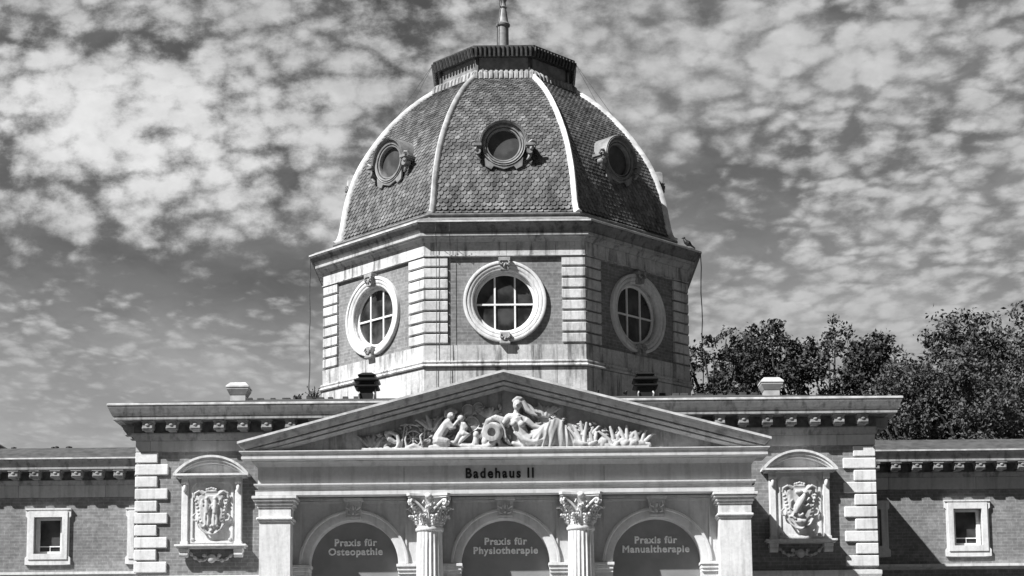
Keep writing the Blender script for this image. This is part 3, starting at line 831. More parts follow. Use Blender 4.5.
# reclining woman
w = MB()
bl(w, (517, 401), (4.6, 5.8), 0.17, rot=0.15)                            # head
w.ball(T(516.2, 402, 0.26), (0.018, 0.03, 0.03), 1)                      # nose
for dx in (-2.0, 1.6): w.ball(T(516.3 + dx, 400.3, 0.255), (0.02, 0.012, 0.01), 1)
w.ball(T(516.4, 404.3, 0.255), (0.03, 0.012, 0.01), 1)
tb(w, [(517, 395.5), (521, 396), (524, 401), (527, 406), (532, 410), (537, 412)], [3.5, 4, 3.6, 3.2, 2.4, 1.2], 0.12)   # hair
tb(w, [(513, 397), (517, 394), (521, 395)], [2, 3, 2.5], 0.17)
tb(w, [(524, 398), (529, 401), (534, 407), (540, 409)], [2, 2, 1.8, .8], 0.09)
tb(w, [(516.5, 406), (515.5, 411)], [2.8, 3.2], 0.13)                    # neck
tb(w, [(508, 413), (516, 414), (526, 417)], [4, 5, 4], 0.12)             # shoulders
tb(w, [(516, 415), (519, 424), (523, 433), (528, 438)], [7.5, 6.8, 6.5, 8], 0.12)
bl(w, (513, 421), 3.4, 0.25); bl(w, (521.5, 421.5), 3.4, 0.25)           # breasts
tb(w, [(507.5, 413.5), (502, 421), (501.5, 429), (506, 437)], [3.6, 3.0, 2.6, 2.0], 0.13)      # arm on the urn
tb(w, [(505.5, 436), (508, 440), (510, 442)], [2.0, 1.8, 1.0], 0.16)
tb(w, [(526, 417), (533, 423), (541, 425), (549, 422)], [3.6, 3.0, 2.6, 2.0], 0.16)            # other arm
for k in range(4): tb(w, [(549, 421 + k * .9), (553.5, 420.6 + k * 1.3)], [.8, .55], 0.18)
tb(w, [(527, 437), (541, 428), (556, 420)], [7, 6, 4.6], 0.10)         # raised thigh
tb(w, [(556, 420), (565, 429), (574, 440)], [4.4, 3.8, 3.0], 0.10)     # shin
tb(w, [(529, 440), (552, 440), (574, 441), (590, 442.5)], [5, 5, 4.0, 2.6], 0.12)
tb(w, [(574, 440), (583, 442.5), (587, 441.5)], [3, 2.4, 1.4], 0.18)     # feet
tb(w, [(590, 442.5), (597, 439)], [2.4, 1.3], 0.18)
def curve_at(pts, t):
    t *= len(pts) - 1; i = min(int(t), len(pts) - 2); f = t - i
    return (pts[i][0] + (pts[i + 1][0] - pts[i][0]) * f, pts[i][1] + (pts[i + 1][1] - pts[i][1]) * f)
top_c = [(523, 431), (532, 430), (543, 423), (551, 417.5), (557, 415), (562, 418), (567, 426), (573, 434), (582, 440)]
bot_c = [(512, 444), (521, 445.5), (530, 445.5), (540, 445.5), (549, 445.5), (558, 445.5), (568, 445.5), (579, 445.5), (594, 445)]
NU, NV = 110, 12; front = []; 
for j in range(NV + 1):                                 # one fall of cloth over both legs, pleats spreading from the knee
    row = []; v = j / NV
    for i in range(NU + 1):
        u = i / NU; pt, pb = curve_at(top_c, u), curve_at(bot_c, u)
        x_, y_ = pt[0] + (pb[0] - pt[0]) * v, pt[1] + (pb[1] - pt[1]) * v
        edge = min(1, 5 * u, 5 * (1 - u))
        d = 0.05 + edge * (0.17 * sin(pi * min(1, 0.25 + v * .6)) + 0.07 * sin(pi * u)) + (0.010 + 0.022 * v) * edge * (sin(u * 2 * pi * 8.5 + 1.6 * sin(v * 3 + u * 4) + 1.4 * sin(u * 17)) + .45 * sin(u * 61 + v * 2))
        row.append(T(x_, y_, d))
    front.append(row)
rows = [[(p[0], YE + 0.12, p[2]) for p in front[0]]] + front + [[(p[0], YE + 0.12, p[2]) for p in front[-1]]]
w.loft(rows, False)
w.loft([rows[0], rows[-1]], False)
for e_ in (0, -1): w.add([r[e_] for r in rows], [tuple(range(len(rows)))])
tb(w, [(514, 430), (522, 437), (533, 440), (545, 437)], [1.6, 2.2, 2.2, 1.6], 0.24)
tb(w, [(512, 440), (530, 444), (560, 445), (592, 445)], [2.5, 2.5, 2.5, 2], 0.10)
o = sculpt(w, 'reclining_woman_carving', 'relief', ped, 0.0125, 1); tag(o, 'carved reclining woman with draped legs')
# urn
w = MB()
w.M = Matrix.Translation(T(494, 428, 0.12)) @ Matrix.Rotation(rad(-18), 4, 'Z') @ Matrix.Rotation(rad(12), 4, 'X')
w.ylathe([(0.01, 0.10), (0.13, 0.10), (0.19, 0.02), (0.20, -0.06), (0.15, -0.14), (0.13, -0.17), (0.175, -0.20), (0.18, -0.225), (0.15, -0.23), (0.09, -0.22), (0.085, -0.12), (0.01, -0.10)], 28)
w.M = Matrix()
autosmooth(w.build('urn_carving', 'relief', ped), 50)
w = MB()
tb(w, [(483, 425), (487, 417), (495, 413.5), (503, 416), (507, 422)], [2, 3, 3.4, 3.4, 2.5], 0.11)
tb(w, [(484, 437), (482, 429), (486, 420)], [2, 2.4, 2], 0.12)
tb(w, [(492, 414), (500, 419), (504, 428), (505, 438)], [2, 1.6, 1.4, 1.2], 0.2)
tb(w, [(494, 434), (492, 440), (486, 444), (474, 445), (460, 442)], [3.2, 3.5, 3, 3, 2.2], 0.16)
tb(w, [(498, 436), (500, 442), (508, 445)], [2.5, 3, 2.4], 0.14)
tb(w, [(447, 438), (458, 440), (470, 443), (485, 445), (505, 445)], [2, 3, 3.5, 3, 2.5], 0.1)
bl(w, (475, 431), (3.2, 3.8), 0.15); tb(w, [(475, 434), (474, 441)], [3, 3.6], 0.13)
bl(w, (484, 438), (4, 4.5), 0.12)
sculpt(w, 'water_carving', 'relief', ped, 0.014, 1)
# kneeling child
w = MB()
bl(w, (449.5, 411.5), (4.4, 4.8), 0.17)
tb(w, [(445, 412), (445.5, 407.5), (450, 405.5), (454, 407.5)], [2.6, 3, 3, 2.6], 0.14)
w.ball(T(451.5, 412, 0.25), (0.015, 0.02, 0.02), 1)
tb(w, [(447, 417), (443, 424), (438, 432), (436, 437)], [4.2, 5.2, 5.6, 6], 0.14)
tb(w, [(447, 418), (452, 423), (457, 417)], [2.6, 2.2, 1.7], 0.2)
tb(w, [(444, 420), (449, 425), (454, 424)], [2.4, 2.0, 1.5], 0.2)
tb(w, [(436, 437), (446, 438.5)], [5, 3.8], 0.18); tb(w, [(446, 441), (436, 443.5), (428, 443.5)], [3.4, 2.8, 1.8], 0.16)
tb(w, [(447, 443), (440, 444)], [2.2, 2.6], 0.12)
o = sculpt(w, 'kneeling_child_carving', 'relief', ped, 0.0125, 1); tag(o, 'carved kneeling child facing right')
w = MB()
bl(w, (459.5, 414.5), (3.6, 4.0), 0.15); tb(w, [(456.5, 412.5), (460, 410.5), (463, 413)], [2, 2.2, 1.8], 0.12)
tb(w, [(460.5, 419), (462, 425), (461, 429)], [3.4, 4.2, 4.2], 0.13)
tb(w, [(458, 420), (455, 418)], [1.8, 1.4], 0.17); tb(w, [(463, 420), (466, 424)], [2, 1.5], 0.17)
tb(w, [(462, 430), (467, 430.5), (461, 436), (458, 439.5)], [3.6, 3, 2.2, 1.5], 0.17)
tb(w, [(459, 430), (456, 435), (453, 439)], [3, 2.2, 1.5], 0.15)
o = sculpt(w, 'small_child_carving', 'relief', ped, 0.0125, 1); tag(o, 'carved small child sitting on the wave')
# round lily leaves
for (x, y, r) in ((467, 405, 6.8), (477.5, 402, 5.6), (470.5, 419, 8.2)):
    w = MB(); c = T(x, y, 0.0)
    w.M = Matrix.Translation(c); s = r / 49.7
    w.ylathe([(0.001, -0.05), (s * .35, -0.055), (s * 0.8, -0.03), (s * 0.93, -0.055), (s, -0.04), (s, 0.02)], 24)
    autosmooth(w.build('lily_leaf_carving', 'relief_back', ped), 60)
# wheel
w = MB(); w.M = Matrix.Translation(T(411, 434, 0.06)); R = 8.3 / 49.7
w.M = w.M @ Matrix.Rotation(pi / 2, 4, 'X')
bm = bmesh.new()
rg = [(R * cos(2 * pi * k / 24), R * sin(2 * pi * k / 24), 0) for k in range(25)]; w.tube(rg, 0.018, 6)
for k in range(8): w.tube([(0, 0, 0), (R * cos(pi * k / 4), R * sin(pi * k / 4), 0)], 0.011, 5)
w.ball((0, 0, 0), 0.035, 1); bm.free()
w.build('wheel_carving', 'relief', ped, True)
w = MB()
tb(w, [(403, 419), (401, 431), (398, 446)], [1.0, 1.1, 1.4], 0.09); tb(w, [(405, 424), (403, 436), (405, 446)], [.8, 1, 1.2], 0.11)
tb(w, [(398, 420), (408, 419), (416, 421)], [1, 1.2, .8], 0.06); tb(w, [(423, 416), (422, 432), (418, 446)], [.8, .9, 1.0], 0.05)
tb(w, [(384, 428), (387, 434), (393, 438)], [2.4, 3.4, 2], 0.1); tb(w, [(383, 430), (388, 427), (395, 431), (397, 438), (394, 445)], [1.5, 2.4, 2.2, 2, 1.6], 0.12)
tb(w, [(404, 444), (412, 441), (420, 445)], [2, 2.6, 2], 0.1); tb(w, [(420, 440), (418, 432), (421, 428)], [1.2, 1, .8], .1)
sculpt(w, 'plough_carving', 'relief', ped, 0.0125, 1)
# reeds and plants
def fan(m, cx, cy, n, spread, h, q, y=0.05, r=1.05):
    for k in range(n):
        a = (k / (n - 1) - 0.5) * spread + q.uniform(-.08, .08); hh = h * q.uniform(0.7, 1.05) * (1 - 0.25 * abs(k / (n - 1) - 0.5))
        pts = [(cx + (k / (n - 1) - .5) * 6, cy)]
        for t in (0.35, 0.7, 1.0): pts.append((cx + (k / (n - 1) - .5) * 6 + sin(a * (0.6 + 0.6 * t)) * hh * t, cy - cos(a * 0.8) * hh * t))
        pts.append((pts[-1][0] + sin(a) * 2.6 + q.uniform(-1, 1), pts[-1][1] + q.uniform(0.2, 1.8)))
        tb(m, pts, [r * 1.5, r * 1.9, r * 1.8, r * 1.1, r * 0.5], y + q.uniform(0, .07))
q = random.Random(5)
for nm, args, mat in (('reed_carving', [(370, 444, 9, 1.5, 20), (379, 444, 5, .8, 14)], 'tymp'),
                      ('reed_carving', [(584, 442, 6, 1.2, 26), (594, 443, 4, 1.3, 17)], 'relief'),
                      ('fern_carving', [(616, 442, 4, 1.5, 19), (628, 443, 5, 1.4, 22), (641, 443, 4, 1.5, 16)], 'relief'),
                      ('background_reed_carving', [(545, 412, 9, 2.2, 16)], 'relief_back'), ('background_reed_carving', [(430, 424, 7, 2.0, 15)], 'relief_back'), ('background_reed_carving', [(488, 412, 7, 2, 12)], 'relief_back')):
    w = MB()
    for a in args: fan(w, *a, q, 0.05 if mat == 'relief' else 0.0)
    sculpt(w, nm, mat, ped, 0.0125, 0)
w = MB()
for k in range(300):                                  # low, worn foliage over the ground of the relief
    x = q.uniform(375, 640); top = 446 - (1 - abs(x - 503) / 268) * 66 + 16
    y = q.uniform(max(396, top), 440)
    a = q.uniform(0, 6.28); ln = q.uniform(3, 7); cx_, cy_ = x + cos(a) * ln, y + sin(a) * ln * .7
    if cy_ < top - 1: continue
    tb(w, [(x, y), ((x + cx_) / 2 + q.uniform(-2, 2), (y + cy_) / 2 + q.uniform(-2, 2)), (cx_, cy_)], [q.uniform(.7, 1.3), q.uniform(1, 1.8), .6], q.uniform(0.02, 0.06))
w.build('low_foliage_carving', 'relief_back', ped, True)
w = MB()
for k in range(30):
    x = 590 + k * 2.1 + q.uniform(-1, 1); bl(w, (x, 441 + q.uniform(-2.5, 3.0)), (q.uniform(2.5, 5.0), q.uniform(1.6, 3.4)), 0.08 + q.uniform(0, .08), rot=q.uniform(-.6, .6))
for k in range(12):
    x = 362 + k * 3 + q.uniform(-1, 1); bl(w, (x, 444 + q.uniform(-1, 1)), (q.uniform(2, 3.5), q.uniform(1, 2)), 0.08, rot=q.uniform(-.6, .6))
sculpt(w, 'rock_carving', 'relief', ped, 0.014, 1)

# =================================================================== TOWER
TY = 44.0
def face_frame(k, ap): a = rad(45 * k); return (ap * sin(a), TY - ap * cos(a), 0), a
AP = 4.9 * cos(rad(22.5))      # apothem of the quoin faces
APB = AP - 0.055               # brick plane
# base, belt
m = MB(); m.octo([(4.84, 8.6), (4.92, 8.6), (4.92, 10.14), (4.86, 10.15), (4.86, 10.16)]); m.build('tower_base', 'tower_ashlar', BODY)
m = MB(); m.octo([(4.80, 10.152), (4.97, 10.155), (4.99, 10.18), (4.97, 10.215), (4.94, 10.235), (4.965, 10.27), (4.955, 10.30), (4.90, 10.32), (4.905, 10.675), (4.80, 10.685)])
o = m.build('belt_course', 'tower_ashlar', BODY)
# walls with round openings
for k in range(8):
    loc, a = face_frame(k, APB)
    if k == 0:
        m = MB(); hw = APB * math.tan(rad(22.5))
        m.poly([[(-hw, 10.6), (hw, 10.6), (hw, 12.82), (-hw, 12.82)], arc(0, 11.71, 0.74, 0, 2 * pi, 48)[:-1]], 0.0, 0.35)
        wall0 = m.build('tower_wall', 'brick', BODY); wall0.location = loc
    else:
        c = wall0.copy(); COL.objects.link(c); c.location = loc; c.rotation_euler = (0, 0, a)
# quoins at the eight corners: blocks wrapping the corner
def tower_quoins():
    m = MB()
    R = 4.9; z = 12.775
    t22 = rad(22.5)
    for k in range(8):
        zz = z - k * 0.2615; z0 = zz - 0.214
        # corner direction is at angle 0 (towards -y), faces fall away at +-22.5 deg
        def ring(off, zc):
            Rr = R + off
            c = Vector((0, -Rr)); 
            dl = Vector((-cos(t22), sin(t22))); dr = Vector((cos(t22), sin(t22)))
            wl = 0.545 - 0.0
            nl = Vector((-sin(t22), -cos(t22))); nr = Vector((sin(t22), -cos(t22)))
            e = 0.012 if off < 0 else 0.0
            L = c + dl * (wl - e); Rr_ = c + dr * (wl - e)
            return [(L.x, L.y, zc), (c.x, c.y, zc), (Rr_.x, Rr_.y, zc), (Rr_.x - nr.x * .12, Rr_.y - nr.y * .12, zc), (c.x, c.y + .14, zc), (L.x - nl.x * .12, L.y - nl.y * .12, zc)]
        m.loft([ring(-0.014, z0), ring(0.0, z0 + 0.014), ring(0.0, zz - 0.014), ring(-0.014, zz)], True, True, True)
    return m
q0 = tower_quoins().build('tower_quoins', 'tower_stone', BODY); q0.location = (0, TY, 0); q0.rotation_euler = (0, 0, rad(22.5))
for k in range(1, 8):
    c = q0.copy(); COL.objects.link(c); c.rotation_euler = (0, 0, rad(22.5 + 45 * k))
# frieze and cornice
m = MB(); m.octo([(4.80, 12.79), (4.93, 12.79), (4.93, 12.815), (4.90, 12.82), (4.90, 13.12), (4.8, 13.125)]); m.build('tower_frieze', 'tower_ashlar', BODY)
m = MB(); m.octo([(4.80, 13.122), (4.93, 13.122), (4.95, 13.15), (4.99, 13.20), (5.03, 13.22), (5.03, 13.235), (5.105, 13.24), (5.105, 13.30), (5.07, 13.302), (5.07, 13.31), (4.5, 13.33)])
tc_ = m.build('tower_cornice', 'tower_cornice', BODY)
m = MB(); m.octo([(5.0, 13.305), (5.085, 13.312), (5.11, 13.35), (5.17, 13.42), (5.235, 13.475), (5.255, 13.50), (5.255, 13.55), (4.5, 13.60)]); m.build('tower_cornice_moulding', 'cyma', BODY)  # down-facing moulding, its shade put into the darker stone colour
m = MB(); m.octo([(5.15, 13.522), (5.272, 13.522), (5.272, 13.562), (5.15, 13.57)]); m.build('tower_gutter', 'flashing', BODY)
m = MB(); m.octo([(5.10, 13.56), (5.14, 13.61), (5.12, 13.64), (4.62, 13.80), (4.60, 13.84), (4.66, 13.87), (4.66, 13.90), (4.40, 13.95)]); m.build('dome_foot', 'dull_zinc', BODY)
# bits of moss and loose slate on the tower gutter
# round windows
def round_window(r=0.66):
    e = empty('round_window', (0, 0, 0), BODY)
    m = MB()
    m.ylathe([(0.73, 0.10), (0.73, -0.02), (0.75, -0.045), (0.785, -0.05), (0.79, -0.03), (0.81, -0.06), (0.85, -0.07), (0.875, -0.07), (0.88, -0.05), (0.90, -0.09), (0.935, -0.10), (0.965, -0.085), (0.97, -0.05), (0.97, 0.01)], 72)
    autosmooth(m.build('surround', 'stone', e), 45)
    m = MB(); m.ylathe([(0.74, 0.02), (0.72, 0.02), (0.72, 0.34), (0.74, 0.34)], 64); autosmooth(m.build('reveal', 'tower_stone', e))
    m = MB(); m.ylathe([(0.725, 0.15), (0.725, 0.10), (0.67, 0.10), (0.66, 0.11), (0.66, 0.15)], 64)
    m.box(-0.255, -0.215, 0.105, 0.145, -0.64, 0.64); m.box(0.215, 0.255, 0.105, 0.145, -0.64, 0.64)
    m.box(-0.67, 0.67, 0.100, 0.140, -0.060, -0.020)
    autosmooth(m.build('frame', 'white', e), 40)
    m = MB(); m.ylathe([(0.001, 0.14), (0.70, 0.14), (0.70, 0.16), (0.001, 0.16)], 48); m.build('pane', 'glass', e)
    k = MB()
    k.box(-0.14, 0.14, -0.20, 0.0, 0.93, 1.02, 0.01)
    k.poly([[(-0.09, 0.73), (0.09, 0.73), (0.125, 0.95), (-0.125, 0.95)]], -0.17, 0.0)
    for s in (-1, 1): k.tube([(s * .09, -.19, .94), (s * .12, -.2, .88), (s * .07, -.21, .84), (s * .03, -.2, .88)], 0.022, 7)
    k.ball((0, -.18, .82), (.04, .04, .06), 1)
    autosmooth(k.build('keystone', 'cornice', e))
    k = MB(); k.poly([[(-0.10, -0.98), (0.10, -0.98), (0.12, -0.76), (-0.12, -0.76)]], -0.17, 0.0)
    for s in (-1, 1): k.tube([(s * .09, -.18, -.80), (s * .11, -.2, -.86), (s * .06, -.2, -.90), (s * .03, -.2, -.86)], 0.022, 7)
    k.ball((0, -.18, -.92), (.045, .04, .05), 1)
    k.box(-0.125, 0.125, -0.19, 0.0, -1.035, -0.98, 0.01)
    autosmooth(k.build('bracket', 'cornice', e))
    return e
rw = round_window()
(l, a) = face_frame(0, APB); rw.location = (l[0], l[1], 11.71); tag(rw, 'round window on the front face of the tower')
for k, lab in ((-1, 'round window on the left slanting face of the tower'), (1, 'round window on the shaded right face of the tower'), (2, 'round window on the right side of the tower'), (-2, 'round window on the left side of the tower')):
    l, a = face_frame(k, APB); copy_tree(rw, BODY, (l[0], l[1], 11.71), a, lab)
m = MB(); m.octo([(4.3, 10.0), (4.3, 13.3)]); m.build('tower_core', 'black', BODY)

# ---- dome
PROF = [(4.62, 13.88), (4.50, 13.955), (4.42, 14.15), (4.36, 14.45), (4.27, 14.95), (4.12, 15.45), (3.91, 15.95), (3.63, 16.42), (3.33, 16.85), (3.00, 17.25), (2.68, 17.58), (2.37, 17.86), (2.06, 18.10), (1.90, 18.22)]
def catmull(pts, n=6):
    out = []
    for i in range(len(pts) - 1):
        p0 = Vector(pts[max(i - 1, 0)]); p1 = Vector(pts[i]); p2 = Vector(pts[i + 1]); p3 = Vector(pts[min(i + 2, len(pts) - 1)])
        for k in range(n):
            t = k / n
            out.append(0.5 * ((2 * p1) + (-p0 + p2) * t + (2 * p0 - 5 * p1 + 4 * p2 - p3) * t * t + (-p0 + 3 * p1 - 3 * p2 + p3) * t ** 3))
    out.append(Vector(pts[-1])); return out
DP = catmull(PROF)
arcl = [0.0]
for i in range(1, len(DP)): arcl.append(arcl[-1] + (Vector((DP[i].x * 0.924, DP[i].y)) - Vector((DP[i - 1].x * 0.924, DP[i - 1].y))).length)
def dome_at(s):
    for i in range(1, len(DP)):
        if arcl[i] >= s or i == len(DP) - 1:
            t = (s - arcl[i - 1]) / (arcl[i] - arcl[i - 1]); p = DP[i - 1].lerp(DP[i], t); d = (DP[i] - DP[i - 1]); d = Vector((d.x * .924, d.y)).normalized(); return p, d
m = MB(); m.octo([(p.x - 0.03, p.y) for p in DP]); dome = m.build('dome', 'lead', BODY); tag(dome, 'eight sided dome clad in dark slate scales')
# slate scales, one face then seven turned copies
def dome_scales(seed):
    m = MB(); q = random.Random(seed); row = 0; s = 0.02; L = arcl[-1]
    tw = 0.138; pitch = 0.104
    while s < L - 0.12:
        p, d = dome_at(s); half = p.x * sin(rad(22.5)) - 0.03
        n3 = Vector((0, -d.y, -d.x)) * -1 if False else Vector((0, -d.y, d.x * -1 * -1))
        # local frame: x along the face, up-slope vector u, outward normal nn  (face looks to -y)
        u = Vector((0, -d.x, d.y)); nn = Vector((0, -d.y, -d.x))
        c0 = Vector((0, -p.x * cos(rad(22.5)), p.y))
        x = -half - tw + (tw / 2 if row % 2 else 0)
        while x < half + tw:
            cx = x + q.uniform(-.006, .006); lift = 0.022 + q.uniform(0, 0.006); tilt = q.uniform(-.003, .003)
            shape = [(-.063, .14), (-.063, .030), (-.036, -.012), (0.0, -.020), (.036, -.012), (.063, .030), (.063, .14)]
            xs = [max(-half, min(half, cx + a)) for a, b in shape]
            under = (cx * cx + (p.y + .03 - 15.67) ** 2) < 0.47 ** 2      # no slates where the dormer stands
            if max(xs) - min(xs) > 0.02 and not under:
                vs = []; base = []
                for (a, b), xx in zip(shape, xs):
                    f = (0.14 - b) / 0.16
                    h = 0.002 + lift * f + tilt * (a / .066)
                    pos = c0 + Vector((xx, 0, 0)) + u * (b + q.uniform(-.003, .003)) + nn * h
                    vs.append(pos); base.append(pos - nn * 0.02)
                nvs = len(vs)
                fs = [tuple(range(nvs))] + [(i, nvs + i, nvs + i + 1, i + 1) for i in range(1, 5)]
                sh = q.betavariate(7.0, 8.0)
                if q.random() < 0.012: sh = min(1, sh + 0.35)
                m.add(vs + base, fs, sh)
            x += tw
        s += pitch; row += 1
    return m
for k in range(8):
    m = dome_scales(20 + k)
    o = m.build('slate_scales', 'tiles', dome, normals=False, shade=True); o.location = (0, TY, 0); o.rotation_euler = (0, 0, rad(45 * k))
# pale lead ribs
def rib():
    m = MB(); rings = []
    for i, p in enumerate(DP):
        j = min(i + 1, len(DP) - 1); h = max(i - 1, 0); d = (DP[j] - DP[h]).normalized(); nn = Vector((d.y, -d.x))
        f = 1.0 - 0.25 * i / len(DP); w = 0.085 * f; r0 = p
        def P3(off, x, back=0.0): return (x, -(r0.x + nn.x * off) + back, r0.y + nn.y * off)
        b = 0.414 * w * 0.924
        rings.append([P3(-0.05, -w, b), P3(0.035, -w, b), P3(0.085, -w * 0.55, b * .5), P3(0.10, 0), P3(0.085, w * 0.55, b * .5), P3(0.035, w, b), P3(-0.05, w, b)])
    m.loft(rings, True, True, True)
    return m.build('rib', 'flashing', dome)
r0 = rib(); autosmooth(r0, 50); r0.location = (0, TY, 0); r0.rotation_euler = (0, 0, rad(22.5))
for k in range(1, 8):
    c = r0.copy(); COL.objects.link(c); c.rotation_euler = (0, 0, rad(22.5 + 45 * k))

# ---- oculus dormers
def dormer():
    e = empty('dormer', (0, 0, 0), BODY)
    # drum running back into the dome
    m = MB(); m.ylathe([(0.50, 0.95), (0.50, -0.02), (0.44, -0.02), (0.44, 0.95)], 40); autosmooth(m.build('drum', 'zinc', e))
    m = MB(); m.ylathe([(0.375, 0.12), (0.375, 0.0), (0.385, -0.02), (0.41, -0.025), (0.415, 0.03), (0.432, 0.03), (0.436, -0.05), (0.47, -0.06), (0.475, 0.01), (0.49, 0.01), (0.494, -0.04), (0.515, -0.05), (0.52, 0.02)], 48); autosmooth(m.build('ring', 'dull_zinc', e))
    m = MB(); m.ylathe([(0.001, 0.08), (0.40, 0.08), (0.40, 0.1), (0.001, 0.1)], 32); m.build('pane', 'dormer_glass', e)
    # arched hood over the upper half
    m = MB(); m.ylathe([(0.525, 0.95), (0.525, -0.11), (0.545, -0.13), (0.555, -0.10), (0.575, -0.12), (0.59, -0.08), (0.59, 0.95)], 32, 0, 0, rad(-2), rad(182)); autosmooth(m.build('hood', 'dull_zinc', e), 40)
    # side consoles with scrolls and a foot
    for sg in (-1, 1):
        m = MB()
        m.box(*sorted((sg * 0.52, sg * 0.72)), -0.16, 0.30, -0.06, 0.01, 0.008)
        m.box(*sorted((sg * 0.53, sg * 0.68)), -0.12, 0.30, -0.10, -0.062)
        m.M = Matrix.Translation((sg * 0.62, 0.02, -0.17)) @ Matrix.Rotation(pi / 2, 4, 'X'); m.lathe([(0.075, -0.05), (0.075, 0.13)], 14)
        m.M = Matrix.Identity(4)
        m.tube([(sg * .63, -.02, -.25), (sg * .60, -.03, -.33), (sg * .55, -.02, -.38)], [.05, .04, .02], 8)
        m.tube([(sg * .60, -.10, .02), (sg * .68, -.12, .07), (sg * .76, -.10, .05), (sg * .78, -.08, -.02), (sg * .72, -.08, -.04)], [.03, .035, .03, .025, .015], 8)
        m.ball((sg * .66, -.10, -.12), (.06, .06, .07), 1)
        autosmooth(m.build('scroll', 'dull_zinc', e))
    m = MB(); m.poly([[(-.46, -.30), (-.44, -.52), (-.30, -.60), (-.24, -.52), (0, -.60), (.24, -.52), (.30, -.60), (.44, -.52), (.46, -.30), (.36, -.40), (.18, -.50), (0, -.53), (-.18, -.50), (-.36, -.40)]], -0.03, 0.02)
    m.build('apron', 'dull_zinc', e)
    return e
def dg_mat():
    m, g, b = base_mat('dormer_glass', 0.25, 0.5); n = g.noise(wpos(g), 3.0, 3, 0.5)
    setcol(g, b, g.ramp(n, 0.35, 0.7, 0.05, 0.09)); return m
M['dormer_glass'] = dg_mat()
dm = dormer(); l, a = face_frame(0, 3.955); dm.location = (l[0], l[1], 15.67); tag(dm, 'round dormer on the front of the dome')
for k, lab in ((-1, 'round dormer on the left slanting face of the dome'), (1, 'round dormer on the shaded right face of the dome'), (-2, 'round dormer jutting at the left edge of the dome'), (2, 'round dormer jutting at the right edge of the dome'), (3, None), (-3, None), (4, None)):
    l, a = face_frame(k, 3.955); c = copy_tree(dm, BODY, (l[0], l[1], 15.67), a, lab)
    if lab is None: del c['label']

# ---- lantern platform at the crown
m = MB(); m.octo([(1.98, 18.12), (2.02, 18.16), (1.95, 18.24), (1.84, 18.36), (1.80, 18.40), (1.70, 18.40)]); cr = m.build('crown_skirt', 'skirt', BODY)
m = MB(); m.octo([(1.76, 18.38), (1.76, 18.78), (1.70, 18.80)]); m.build('crown_drum', 'dull_zinc', BODY)
sk = MB()
for k in range(8):                                      # scalloped shingles of the skirt
    a = rad(45 * k); Rz = Matrix.Translation((0, TY, 0)) @ Matrix.Rotation(a, 4, 'Z')
    sk.M = Rz
    for r_, (ap, z0, z1, n) in enumerate(((1.86, 18.13, 18.34, 12),)):
        hw = ap * math.tan(rad(22.5))
        for i in range(n):
            x = -hw + (i + .5) * 2 * hw / n
            sk.tube([(x, -ap + .16, z1 + .05), (x, -ap + .03, z1 - .06), (x, -ap, z0)], [hw / n * .8, hw / n * .95, hw / n * .95], 6)
autosmooth(sk.build('crown_shingles', 'skirt', BODY), 50)
m = MB(); m.octo([(1.70, 18.78), (1.86, 18.78), (1.90, 18.80), (1.94, 18.93), (1.99, 18.96), (1.99, 19.03), (1.90, 19.05), (0.4, 19.25)]); cap_ = m.build('crown_cap', 'lead', BODY)
sc = MB()
for k in range(8):                                      # rolls of lead along the eaves
    a = rad(45 * k); sc.M = Matrix.Translation((0, TY, 0)) @ Matrix.Rotation(a, 4, 'Z'); ap = 1.80; hw = ap * math.tan(rad(22.5)); n = 13
    for i in range(n):
        x = -hw + (i + .5) * 2 * hw / n
        sc.tube([(x, -ap + .02, 18.76), (x, -ap - .015, 18.86), (x, -ap - .05, 18.99)], 0.045, 6)
autosmooth(sc.build('lead_roll', 'lead', cap_), 50)
for k in range(8):
    a = rad(22.5 + 45 * k); b = MB(); b.M = Matrix.Translation((0, TY, 0)) @ Matrix.Rotation(a, 4, 'Z')
    b.box(-.05, .05, -1.80, -1.70, 18.38, 18.78, 0.01); b.build('corner_post', 'lead', BODY)
# ---- finial
m = MB(); m.lathe([(0.32, 19.18), (0.30, 19.24), (0.19, 19.30), (0.17, 19.36), (0.20, 19.42), (0.155, 19.50), (0.15, 19.60), (0.145, 20.28), (0.18, 20.30), (0.19, 20.34), (0.16, 20.38), (0.14, 20.42), (0.10, 20.72), (0.085, 20.78), (0.11, 20.82), (0.085, 20.86), (0.075, 20.95), (0.10, 21.02), (0.14, 21.1), (0.16, 21.2), (0.12, 21.3), (0.06, 21.36), (0.03, 21.9), (0.012, 23.0)], 20, -0.02, TY)
autosmooth(m.build('finial', 'dull_zinc', BODY), 40)
m = MB(); m.tube([(-.19, TY - .12, 19.3), (-.16, TY - .14, 20.3), (-.10, TY - .10, 20.8), (-.09, TY - .1, 21.3)], 0.012, 6); m.build('conductor', 'black', BODY)
